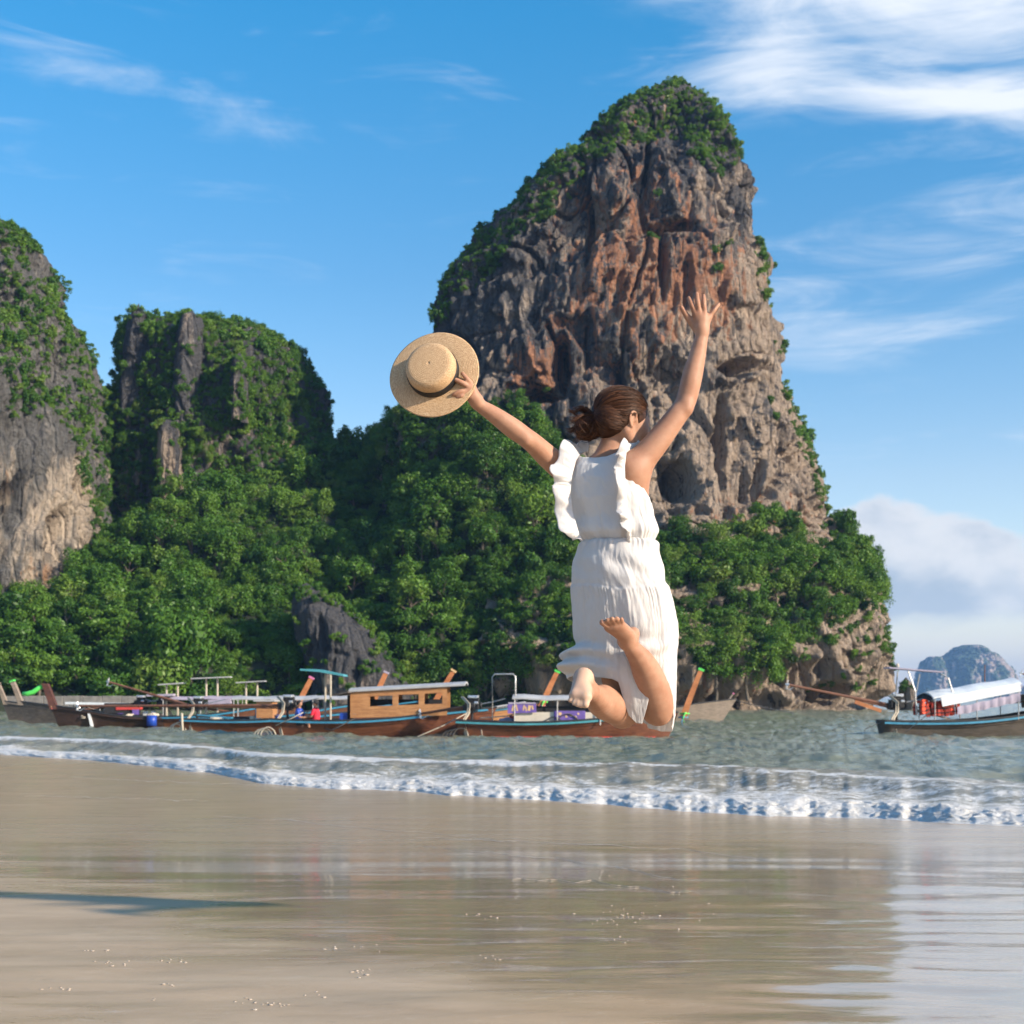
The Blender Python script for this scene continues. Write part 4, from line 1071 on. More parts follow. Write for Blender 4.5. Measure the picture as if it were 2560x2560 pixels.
# ---- materials
def skin_material():
    m, nt = mat('skin')
    g = nt.n('ShaderNodeTexCoord').outputs['Object']
    n1 = nt.noise(g, 13.0, 6, 0.65); n2 = nt.noise(g, 140.0, 4, 0.65)
    c = nt.ramp(n1, [(0.3, (0.325, 0.160, 0.096)), (0.7, (0.445, 0.248, 0.162))])
    c = nt.mix(nt.mrange(n2, 0.55, 0.75, 0.0, 0.18), c, (0.28, 0.125, 0.07))
    n4 = nt.noise(g, 42.0, 5, 0.7, 0.5)
    c = nt.mix(nt.mrange(n4, 0.52, 0.70, 0.0, 0.35), c, (0.40, 0.17, 0.105))
    c = nt.mix(nt.math('MULTIPLY', nt.attr('pale'), 0.75), c, (0.58, 0.40, 0.29))
    finish(nt, principled(nt, c, 0.55, nt.bump(n2, 0.10, 0.002), Specular_IOR_Level=0.28, Subsurface_Weight=0.15, Subsurface_Radius=(0.012, 0.005, 0.003), Subsurface_Scale=1.0))
    return m
M_skin = skin_material()
def cloth_material():
    m, nt = mat('white_cotton')
    g = nt.n('ShaderNodeTexCoord').outputs['Object']
    n1 = nt.noise(nt.mapping(g, (1, 1, 0.12)), 60.0, 5, 0.6, 0.4)
    n2 = nt.noise(nt.mapping(g, (1, 1, 0.5)), 11.0, 4, 0.55, 0.6)
    wv = nt.noise(g, 420.0, 2, 0.5)
    n3 = nt.noise(nt.mapping(g, (1, 1, 0.35), (3, 1, 2), (0.3, 0.2, 0.5)), 34.0, 6, 0.62, 1.2)
    n1 = nt.math('ADD', n1, nt.math('MULTIPLY', n3, 0.9))
    h = nt.math('ADD', nt.math('MULTIPLY', n1, 0.36), nt.math('ADD', nt.math('MULTIPLY', n2, 0.8), nt.math('MULTIPLY', wv, 0.10)))
    nb = nt.bump(h, 0.45, 0.011)
    c = nt.ramp(n2, [(0.3, (0.82, 0.80, 0.78)), (0.7, (0.87, 0.855, 0.84))])
    p = principled(nt, c, 0.85, nb, Specular_IOR_Level=0.2, Sheen_Weight=0.15)
    t = nt.n('ShaderNodeBsdfTranslucent'); nt.val(t.inputs[0], (0.80, 0.74, 0.69, 1)); nt.val(t.inputs[1], nb)
    mx = nt.n('ShaderNodeMixShader'); mx.inputs[0].default_value = 0.42
    nt.val(mx.inputs[1], p); nt.val(mx.inputs[2], t.outputs[0])
    finish(nt, mx.outputs[0])
    return m
M_cloth = cloth_material()
m_hair, nt = mat('brown_hair')
g = nt.n('ShaderNodeTexCoord').outputs['Object']
hn = nt.noise(g, 60.0, 3, 0.6)
c = nt.ramp(hn, [(0.3, (0.028, 0.011, 0.006)), (0.7, (0.058, 0.024, 0.012))])
finish(nt, principled(nt, c, 0.55, nt.bump(hn, 0.3, 0.004), Specular_IOR_Level=0.25))
m_strand, nt = mat('hair_strands')
rn = nt.attr('tint')
c = nt.ramp(rn, [(0.0, (0.028, 0.011, 0.006)), (0.6, (0.068, 0.027, 0.013)), (1.0, (0.165, 0.068, 0.031))])
finish(nt, principled(nt, c, 0.5, None, Specular_IOR_Level=0.3))

woman = empty('person', J(1565, 1430, 0.0))
tag(woman, 'woman in a white dress jumping barefoot with both arms raised, seen from behind', 'person')
wroot = Vector(J(1565, 1430, 0.0))
def to_woman(o):
    """parent an object whose mesh is in world coordinates to the woman's root"""
    o.parent = woman
    o.matrix_parent_inverse = Matrix.Translation(-wroot)
    return o

# ---- body: one continuous surface
B = SDF((-0.30, 4.55, 1.32), (0.82, 5.48, 3.03), 0.0046)
# torso
B.chain([J(1540, 1420, 0.0), J(1542, 1350, 0.0), J(1528, 1260, 0.0), J(1515, 1190, 0.0)], [0.100, 0.080, 0.085, 0.070], 0.04)
B.ell(J(1524, 1250, 0.0), (0.112, 0.080, 0.12), 0.03, np.stack([rhat, fhat, zhat], 1))
B.ell(J(1556, 1440, 0.0), (0.125, 0.090, 0.10), 0.03, np.stack([rhat, fhat, zhat], 1))
shL = J(1432, 1192, 0.06); shR = J(1580, 1178, -0.045)
B.cone(shL, shR, 0.048, 0.050, 0.04)
# neck
B.chain([J(1512, 1172, 0.03), J(1528, 1128, 0.035), J(1543, 1090, 0.04)], [0.062, 0.050, 0.052], 0.03)
# right arm, raised
elR = J(1714, 1006, -0.03); wrR = J(1754, 843, -0.02)
B.chain([shR, J(1640, 1108, -0.045), J(1690, 1042, -0.04), elR, J(1728, 952, -0.03), J(1742, 895, -0.025), wrR, J(1756, 825, -0.02)], [0.052, 0.0445, 0.0378, 0.0355, 0.0365, 0.0305, 0.0228, 0.023], 0.03)
B.cone(J(1718, 1022, -0.052), J(1716, 1008, -0.05), 0.018, 0.016, 0.02)      # elbow point
B.cone(shR, J(1582, 1275, 0.0), 0.050, 0.058, 0.05)                        # lat and armpit fold
# left arm with the hat
elL = J(1312, 1092, -0.075); wrL = J(1197, 1012, -0.12)
B.chain([shL, J(1372, 1144, 0.0), J(1335, 1110, -0.05), elL, J(1281, 1070, -0.09), J(1237, 1038, -0.105), wrL, J(1191, 1003, -0.125)], [0.049, 0.0415, 0.0360, 0.0340, 0.0350, 0.0290, 0.0220, 0.022], 0.03)
B.cone(J(1316, 1102, -0.09), J(1312, 1097, -0.092), 0.016, 0.014, 0.02)
# right hand, back of the hand towards us
def hand(wrist, knuckles, kr, wk=0.020):
    for kp in knuckles:
        B.cone(wrist, kp, 0.017, kr, 0.012)
knR = {'i': J(1738, 786, -0.025), 'm': J(1748, 782, -0.028), 'r': J(1761, 786, -0.026), 'p': J(1773, 793, -0.02)}
hand(J(1755, 833, -0.02), [knR['i'], knR['m'], knR['r'], knR['p']], 0.0108)
B.cone(J(1752, 820, -0.02), J(1757, 800, -0.022), 0.021, 0.019, 0.012)
for key, mid, tip, r in (('i', (1729, 762, -0.030), (1722, 745, -0.018), 0.0088), ('m', (1744, 756, -0.036), (1742, 734, -0.026), 0.0090),
                         ('r', (1760, 760, -0.034), (1759, 739, -0.022), 0.0086), ('p', (1786, 775, -0.022), (1797, 761, -0.012), 0.0076)):
    B.chain([knR[key], J(*mid), J(*tip)], [r * 1.12, r, r * 0.82], 0.004)
B.chain([J(1741, 822, -0.015), J(1724, 800, -0.012), J(1712, 783, -0.018), J(1703, 768, -0.022)], [0.0145, 0.0125, 0.0100, 0.0080], 0.008)
for key in 'imrp':                                                           # knuckle tendons
    B.cone(knR[key] + np.array([0, -0.006, 0]), J(1755, 828, -0.034), 0.0045, 0.003, 0.008)
# left hand gripping the brim, fingers on the near side, thumb behind
knL = {'i': J(1181, 962, -0.143), 'm': J(1175, 969, -0.147), 'r': J(1168, 978, -0.147), 'p': J(1165, 987, -0.143)}
hand(J(1193, 1006, -0.125), list(knL.values()), 0.0108)
B.cone(J(1190, 1000, -0.125), J(1180, 985, -0.130), 0.021, 0.018, 0.012)
for key, mid, tip, r in (('i', (1168, 948, -0.157), (1156, 934, -0.155), 0.0086), ('m', (1156, 957, -0.159), (1136, 948, -0.157), 0.0088),
                         ('r', (1151, 979, -0.157), (1134, 986, -0.155), 0.0084), ('p', (1154, 990, -0.155), (1143, 994, -0.151), 0.0074)):
    B.chain([knL[key], J(*mid), J(*tip)], [r * 1.12, r, r * 0.84], 0.004)
B.chain([J(1188, 990, -0.110), J(1176, 962, -0.093), J(1160, 945, -0.107)], [0.0135, 0.0115, 0.0085], 0.008)
# thighs, shins and feet
knee_r = J(1642, 1774, 0.055); knee_l = J(1556, 1782, 0.085)
B.chain([J(1596, 1460, 0.0), J(1614, 1620, 0.03), knee_r], [0.074, 0.070, 0.048], 0.03)
B.chain([J(1522, 1460, 0.05), J(1538, 1620, 0.08), knee_l], [0.074, 0.070, 0.050], 0.03)
ank_r = J(1567, 1601, -0.185)
B.chain([knee_r, J(1643, 1758, 0.01), J(1627, 1706, -0.05), J(1605, 1655, -0.115), J(1581, 1622, -0.16), ank_r], [0.052, 0.0625, 0.0590, 0.0440, 0.0310, 0.0250], 0.03)
B.cone(J(1648, 1784, 0.02), J(1642, 1776, 0.01), 0.036, 0.036, 0.03)      # knee
B.cone(J(1587, 1602, -0.18), J(1586, 1598, -0.18), 0.010, 0.010, 0.015)     # ankle bone
# right foot: toes up towards the camera
B.chain([ank_r, J(1560, 1588, -0.215), J(1538, 1566, -0.27)], [0.026, 0.022, 0.017], 0.015)
B.chain([ank_r, J(1572, 1588, -0.215), J(1553, 1563, -0.27)], [0.026, 0.022, 0.016], 0.015)
B.chain([ank_r, J(1556, 1588, -0.215), J(1522, 1568, -0.265)], [0.025, 0.021, 0.017], 0.015)
B.cone(ank_r, J(1582, 1584, -0.175), 0.026, 0.024, 0.015)
for a_, b_, r in (((1521, 1566, -0.270), (1506, 1556, -0.290), 0.0125), ((1530, 1562, -0.277), (1519, 1550, -0.300), 0.0095), ((1539, 1560, -0.280), (1530, 1547, -0.303), 0.0092),
                  ((1548, 1559, -0.279), (1542, 1546, -0.301), 0.0090), ((1556, 1560, -0.275), (1554, 1548, -0.295), 0.0085)):
    B.cone(J(*a_), J(*b_), r * 0.95, r * 0.88, 0.0025)
# left leg: shin towards us, sole showing
ank_l = J(1473, 1728, -0.245)
B.chain([knee_l, J(1534, 1770, 0.0), J(1507, 1757, -0.09), J(1485, 1738, -0.185), ank_l], [0.052, 0.057, 0.054, 0.038, 0.028], 0.03)
B.cone(J(1530, 1762, -0.02), J(1508, 1742, -0.09), 0.040, 0.038, 0.03)
heel = J(1459, 1694, -0.265)
B.cone(ank_l, heel, 0.027, 0.0275, 0.02)
ball_m = J(1464, 1742, -0.355); ball_l = J(1437, 1738, -0.345)
B.chain([heel, J(1458, 1716, -0.305), ball_m], [0.0275, 0.024, 0.0195], 0.02)
B.chain([heel, J(1446, 1715, -0.300), ball_l], [0.0270, 0.022, 0.0175], 0.02)
B.cone(ball_m, ball_l, 0.0195, 0.017, 0.012)
B.cone(ank_l, J(1460, 1735, -0.325), 0.028, 0.021, 0.02)
for a_, b_, r in (((1467, 1746, -0.36), (1464, 1762, -0.368), 0.0135), ((1456, 1747, -0.36), (1453, 1764, -0.366), 0.0098), ((1448, 1746, -0.358), (1444, 1762, -0.364), 0.0094),
                  ((1440, 1744, -0.354), (1435, 1758, -0.360), 0.0090), ((1432, 1740, -0.348), (1425, 1751, -0.354), 0.0088)):
    B.cone(J(*a_), J(*b_), r * 0.98, r * 0.90, 0.0022)
# head: turned to the right, bent a little forward
HYAW = R(64)
hf = np.array([math.sin(HYAW) * 0.97, math.cos(HYAW) * 0.97, -0.22]); hf = nrm(hf)
hr = nrm(np.cross(hf, zhat)); hu = nrm(np.cross(hr, hf))
hc = J(1558, 1051, 0.035)
HM = np.stack([hf, hr, hu], 1)
def HP(f, r_, u): return hc + hf * f + hr * r_ + hu * u
B.ell(hc + hu * 0.012 - hf * 0.008, (0.094, 0.073, 0.085), 0.02, HM)                    # skull
B.ell(HP(0.040, 0, -0.030), (0.062, 0.060, 0.080), 0.03, HM)                            # face
B.cone(HP(0.040, 0, -0.075), HP(0.066, 0, -0.088), 0.038, 0.022, 0.03)                  # jaw and chin
B.chain([HP(-0.005, 0.052, -0.050), HP(0.030, 0.040, -0.082), HP(0.060, 0.012, -0.095)], [0.020, 0.018, 0.016], 0.02)
B.chain([HP(-0.005, -0.052, -0.050), HP(0.030, -0.040, -0.082), HP(0.060, -0.012, -0.095)], [0.020, 0.018, 0.016], 0.02)
B.ell(HP(0.060, 0.038, -0.030), (0.026, 0.024, 0.026), 0.02, HM); B.ell(HP(0.060, -0.038, -0.030), (0.026, 0.024, 0.026), 0.02, HM)   # cheeks
B.cone(HP(0.088, 0, -0.002), HP(0.104, 0, -0.036), 0.008, 0.012, 0.012)                 # nose
B.cone(HP(0.080, -0.02, 0.012), HP(0.080, 0.02, 0.012), 0.012, 0.012, 0.02)             # brow
B.ell(HP(0.088, 0, -0.060), (0.008, 0.020, 0.006), 0.008, HM)                           # lips
B.ell(HP(0.086, 0, -0.071), (0.008, 0.017, 0.006), 0.006, HM)
for s in (-1, 1):
    B.ell(HP(0.086, s * 0.030, -0.004), (0.010, 0.014, 0.007), 0.010, HM, op='sub')     # eye sockets
    B.ell(HP(0.076, s * 0.030, -0.005), (0.012, 0.014, 0.012), 0.006, HM)
    # ears: a rim, a lobe and a hollow
    E = lambda f, u, o=0.0: HP(f, s * (0.071 + o), u)
    rim = [E(0.010, -0.010, 0.002), E(0.006, 0.010, 0.007), E(-0.006, 0.016, 0.010), E(-0.017, 0.008, 0.012), E(-0.018, -0.010, 0.010), E(-0.010, -0.026, 0.006), E(0.000, -0.036, 0.003)]
    B.chain(rim, [0.0042, 0.0048, 0.0050, 0.0050, 0.0048, 0.0050, 0.0060], 0.004)
    B.ell(E(-0.005, -0.010, 0.0), (0.012, 0.005, 0.020), 0.006, HM)
    B.ell(E(-0.001, -0.008, 0.010), (0.006, 0.006, 0.012), 0.004, HM, op='sub')
body = to_woman(B.mesh('body', M_skin))
vb = np.empty(len(body.data.vertices) * 3, np.float32); body.data.vertices.foreach_get('co', vb); vb = vb.reshape(-1, 3)
sole = np.zeros(len(vb))                                                     # the sole of the left foot is paler skin
for p_ in (heel, (heel + ball_m) / 2, (heel + ball_l) / 2, ball_m, ball_l, J(1464, 1762, -0.368), J(1444, 1762, -0.364)):
    sole = np.maximum(sole, sstep(0.045 - np.linalg.norm(vb - (p_ + np.array([0, -0.02, 0.006])), axis=1), 0, 0.018))
at = body.data.attributes.new('pale', 'FLOAT', 'POINT'); at.data.foreach_set('value', sole.astype(np.float32))

# ---- hair: a cap that follows the skull, a loose bun, and strands over both
bun = J(1478, 1064, 0.015)
Hs = SDF(tuple(hc - 0.26), tuple(hc + 0.20), 0.0036)
Hs.ell(hc + hu * 0.018 - hf * 0.014, (0.100, 0.083, 0.089), 0.01, HM)
Hs.ell(HP(-0.055, 0.0, -0.025), (0.052, 0.066, 0.058), 0.03, HM)
# cut the face and neck free
Hs.ell(HP(0.100, 0, -0.070), (0.075, 0.14, 0.112), 0.008, HM, op='sub')
Hs.ell(HP(0.120, 0, 0.012), (0.050, 0.050, 0.050), 0.01, HM, op='sub')
Hs.ell(HP(0.016, 0, -0.122), (0.066, 0.14, 0.082), 0.01, HM, op='sub')
for s in (-1, 1):
    Hs.ell(HP(0.005, s * 0.082, -0.022), (0.022, 0.022, 0.036), 0.006, HM, op='sub')
Hs.chain([HP(-0.075, 0.02, -0.02), J(1497, 1062, 0.02), bun], [0.048, 0.038, 0.034], 0.02)
Hs.chain([bun, J(1462, 1062, 0.0), J(1452, 1078, 0.0), J(1468, 1088, 0.01), J(1486, 1082, 0.0)], [0.030, 0.024, 0.022, 0.020, 0.018], 0.012)
Hs.chain([bun, J(1470, 1045, 0.02), J(1480, 1040, 0.02)], [0.028, 0.020, 0.015], 0.012)
hair = to_woman(Hs.mesh('hair', m_hair))

def hug(P, lift):
    """lay a strand on the hair surface"""
    P = np.array(P, float)
    for _ in range(4):
        ix = np.clip(np.round((P - Hs.lo) / Hs.h).astype(int), 1, Hs.n - 2)
        a = Hs.a; i, j, k = ix.T
        d = a[i, j, k]
        gr = np.stack([a[i + 1, j, k] - a[i - 1, j, k], a[i, j + 1, k] - a[i, j - 1, k], a[i, j, k + 1] - a[i, j, k - 1]], 1)
        gr /= np.linalg.norm(gr, axis=1)[:, None] + 1e-6
        P = P + gr * np.clip(lift - d, -0.03, 0.03)[:, None] * 0.8
    P[1:-1] = 0.25 * P[:-2] + 0.5 * P[1:-1] + 0.25 * P[2:]
    return P

def strands(name, paths, rads, tints, m, parent_fn):
    V = []; F = []; T = []
    for P, r, t in zip(paths, rads, tints):
        P = np.asarray(P); n = len(P); b = len(V) * 3
        tg = np.gradient(P, axis=0); tg /= np.linalg.norm(tg, axis=1)[:, None] + 1e-9
        up = np.array([0.3, -0.8, 0.5]); s1 = np.cross(tg, up); s1 /= np.linalg.norm(s1, axis=1)[:, None] + 1e-9; s2 = np.cross(tg, s1)
        rr = r * np.sin(np.linspace(0.35, 3.05, n)) ** 0.6
        ring = np.stack([P + (s1 * math.cos(a) + s2 * math.sin(a)) * rr[:, None] for a in (0, 2.094, 4.189)], 1)
        base = sum(len(q) for q in V)
        V.append(ring.reshape(-1, 3))
        i = np.arange(n - 1)[:, None] * 3 + np.arange(3)[None]; j = np.arange(n - 1)[:, None] * 3 + (np.arange(3)[None] + 1) % 3
        F.append((np.stack([i, j, j + 3, i + 3], -1).reshape(-1, 4)) + base)
        T.append(np.full(n * 3, t))
    return parent_fn(mesh_np(name, np.concatenate(V), np.concatenate(F), m, True, None, {'tint': np.concatenate(T)}))

rh = np.random.RandomState(3)
paths = []; rads = []; tints = []
scale_h = np.array([0.1035, 0.0865, 0.0925]); c_h = hc + hu * 0.018 - hf * 0.014
def on_cap(d, lift=1.0):
    d = d / np.linalg.norm(d)
    q = d * scale_h * lift
    return c_h + hf * q[0] + hr * q[1] + hu * q[2]
end_d = nrm(np.array([-0.92, 0.10, -0.30]))
for i in range(5200):
    # roots along the hairline and over the crown, all combed back to the bun
    a = rh.uniform(-1.0, 1.0) * 1.75
    pick = rh.uniform()
    if pick < 0.24:
        d0 = np.array([rh.uniform(-0.85, 0.0), rh.uniform(0.2, 1.0), rh.uniform(-0.62, 0.15)])
    elif pick < 0.48:
        d0 = np.array([rh.uniform(-0.45, 0.62), rh.uniform(0.55, 1.0), rh.uniform(-0.32, 0.75)])
    elif pick < 0.72:
        d0 = np.array([0.80 * math.cos(a * 0.55) + 0.05, math.sin(a * 0.75), 0.62 * math.cos(a) ** 1.0 + 0.10])
    else:
        d0 = np.array([rh.uniform(-0.4, 0.72), rh.uniform(-1, 1), rh.uniform(0.02, 1.0)])
    d0 = nrm(d0)
    if (d0[2] < 0.03 and d0[0] > -0.05) or d0[2] < -0.75 or (d0[0] > 0.78 and d0[2] < 0.42) or (d0[0] > 0.5 and d0[2] < 0.2): continue
    n = 14; tt = np.linspace(0, 1, n)
    lift = 1.0 + 0.02 * rh.uniform() + (0.06 * rh.uniform() if rh.uniform() < 0.06 else 0)
    P = []
    wob = rh.normal(size=3) * 0.05
    for t in tt:
        d = d0 * (1 - t) + end_d * t + wob * math.sin(math.pi * t) + np.array([0, 0, 0.22 * max(0.0, d0[2]) * math.sin(math.pi * t)])
        P.append(on_cap(d, lift + 0.01 * math.sin(math.pi * t)))
    P.append(bun + np.array([0.015, 0, 0]) + rh.normal(size=3) * 0.010)
    if lift < 1.03: P = hug(P, rh.uniform(0.0, 0.0022))
    paths.append(P); rads.append(rh.uniform(0.0006, 0.0013)); tints.append(rh.uniform(0, 1) ** 1.3)
for i in range(620):                                                          # loops of the bun and flying ends
    a = rh.uniform(0, 6.283); ax = nrm(rh.normal(size=3)); u = nrm(np.cross(ax, [0.2, 0.5, 0.7])); w_ = np.cross(ax, u)
    rad_ = rh.uniform(0.018, 0.040); cc = bun + (J(1464, 1068, 0.0) - bun) * rh.uniform(0, 1.1) + rh.normal(size=3) * 0.006
    th = np.linspace(a, a + rh.uniform(2.0, 4.2), 12)
    P = [cc + (u * math.cos(q) + w_ * math.sin(q)) * rad_ * (1 + 0.05 * k / 12) for k, q in enumerate(th)]
    if rh.uniform() < 0.75: P = hug(P, rh.uniform(0.0, 0.004))
    paths.append(P); rads.append(rh.uniform(0.0009, 0.0019)); tints.append(rh.uniform(0.1, 0.9))
for k in range(20):                                                            # curling locks blown to the left
    s0 = bun + rh.normal(size=3) * 0.012
    ang = rh.uniform(1.9, 4.3); ln = rh.uniform(0.04, 0.10)
    e0 = s0 + np.array([math.cos(ang) * ln, rh.normal() * 0.02, math.sin(ang) * ln * 0.9])
    m0 = (s0 + e0) / 2 + rh.normal(size=3) * 0.016 + np.array([0, 0, 0.02])
    m1 = e0 * 0.75 + s0 * 0.25 + rh.normal(size=3) * 0.014
    for i in range(18):
        j = rh.normal(size=(4, 3)) * np.array([0.004, 0.005, 0.006, 0.008])[:, None]
        tt = np.linspace(0, 1, 12)[:, None]
        P = (1 - tt) ** 3 * (s0 + j[0]) + 3 * tt * (1 - tt) ** 2 * (m0 + j[1]) + 3 * tt ** 2 * (1 - tt) * (m1 + j[2]) + tt ** 3 * (e0 + j[3])
        paths.append(P); rads.append(rh.uniform(0.0006, 0.0014)); tints.append(rh.uniform(0.3, 1))
for i in range(90):                                                           # a few fly-aways over the crown and at the nape
    d0 = nrm(np.array([rh.uniform(0.3, 0.8), rh.uniform(-0.6, 0.6), 0.7])); lift = 1.02 + 0.09 * rh.uniform() ** 2
    tt = np.linspace(0, 1, 14)
    P = [on_cap(d0 * (1 - t) + end_d * t + np.array([0, 0, 0.5 * math.sin(math.pi * t)]), lift) for t in tt]
    paths.append(P); rads.append(rh.uniform(0.0004, 0.0008)); tints.append(rh.uniform(0.6, 1.0))
st = strands('hair_strands', paths, rads, tints, m_strand, to_woman)
st.parent = hair; st.matrix_parent_inverse = Matrix.Identity(4)
tag(st, kind='stuff')

# ---- dress
def ell_pt(c, a, b, phi):
    return c + rhat * a * math.sin(phi) - fhat * b * math.cos(phi)
BR = np.array([  # row, centre column, centre depth, half width, half depth
    (1128, 1512, 0.02, 0.085, 0.060), (1150, 1512, 0.02, 0.112, 0.075), (1170, 1511, 0.015, 0.130, 0.092), (1200, 1512, 0.01, 0.143, 0.105), (1250, 1522, 0.0, 0.150, 0.108),
    (1300, 1534, 0.0, 0.142, 0.108), (1335, 1543, 0.0, 0.134, 0.112), (1352, 1546, 0.0, 0.124, 0.104), (1372, 1546, 0.0, 0.108, 0.088)])
def bod(sy):
    v_ = [np.interp(sy, BR[:, 0], BR[:, k]) for k in range(1, 5)]
    return J(v_[0], sy, v_[1]), v_[2], v_[3]
def top_row(ph):
    """where the bodice ends at the top, by angle: neckline, straps and armholes"""
    d = math.degrees(ph)
    return float(np.interp(d, [-180, -150, -130, -115, -95, -75, -60, -48, -25, 0, 20, 40, 50, 60, 67, 76, 88, 104, 118, 132, 150, 180],
                              [1200, 1150, 1165, 1240, 1275, 1240, 1165, 1140, 1148, 1153, 1151, 1142, 1138, 1142, 1168, 1205, 1242, 1270, 1262, 1215, 1150, 1200]))
nph, nv_ = 240, 90
V = np.zeros((nph, nv_, 3))
for i in range(nph):
    ph = -math.pi + 2 * math.pi * i / nph
    t0 = top_row(ph)
    sy = t0 + (1370 - t0) * np.linspace(0, 1, nv_); z0 = 0 * sy
    g1 = sstep(sy, 1230, 1350)
    fold = 0.0045 * math.sin(ph * 31 + 2.6 * math.sin(ph * 5) + 1.5 * math.sin(ph * 11)) * g1 * (0.6 + 0.8 * float(pn(ph * 2.0, 3.3, 0.5)))
    fold = fold + 0.004 * pn(ph * 3.0 + z0, sy / 60.0, 1.0) + 0.010 * pn(ph * 1.3 + z0, sy / 90.0, 4.0) + 0.0030 * ridged(ph * 3.4 + sy / 300.0, sy / 70.0 - ph, 5.0 + z0, 3)
    fold = fold + 0.012 * np.exp(-((sy - 1325) / 22) ** 2)
    cc, cd, ca_, cb_ = [np.interp(sy, BR[:, 0], BR[:, k]) for k in range(1, 5)]
    Yc = PY + cd
    Cn = np.stack([(cc - HX) / FPX * Yc, Yc, CAMZ - (sy - HY) / FPX * Yc], 1)
    V[i] = Cn + rhat * ((ca_ + fold) * math.sin(ph))[:, None] - fhat * ((cb_ + fold) * math.cos(ph))[:, None]
bodice = to_woman(mesh_np('bodice', V.reshape(-1, 3), grid_faces(nph, nv_, True), M_cloth))
so = bodice.modifiers.new('cloth thickness', 'SOLIDIFY'); so.thickness = 0.002; so.offset = 0

SR = np.array([  # skirt: row, centre column, centre depth, half width, half depth
    (1346, 1546, 0.0, 0.133, 0.114), (1362, 1546, 0.0, 0.144, 0.122), (1400, 1541, 0.0, 0.156, 0.128), (1450, 1545, 0.0, 0.168, 0.132), (1500, 1555, 0.01, 0.180, 0.135),
    (1560, 1560, 0.02, 0.188, 0.135), (1620, 1562, 0.035, 0.188, 0.135), (1680, 1565, 0.05, 0.184, 0.135), (1740, 1572, 0.065, 0.172, 0.125), (1790, 1584, 0.075, 0.150, 0.115), (1830, 1592, 0.08, 0.125, 0.10)])
def sk(sy):
    v_ = [np.interp(sy, SR[:, 0], SR[:, k]) for k in range(1, 5)]
    return J(v_[0], sy, v_[1]), v_[2], v_[3]
def hem_row(d):
    return float(np.interp(d, [-180, -150, -125, -100, -75, -50, -25, 0, 8, 12, 20, 29, 37, 48, 62, 72, 80, 88, 97, 120, 150, 180],
                              [1812, 1790, 1778, 1745, 1702, 1688, 1692, 1698, 1706, 1788, 1806, 1808, 1770, 1705, 1702, 1712, 1732, 1782, 1815, 1828, 1830, 1822]))
nph, nv_ = 420, 170
V = np.zeros((nph, nv_, 3))
phs = -math.pi + 2 * math.pi * np.arange(nph) / nph
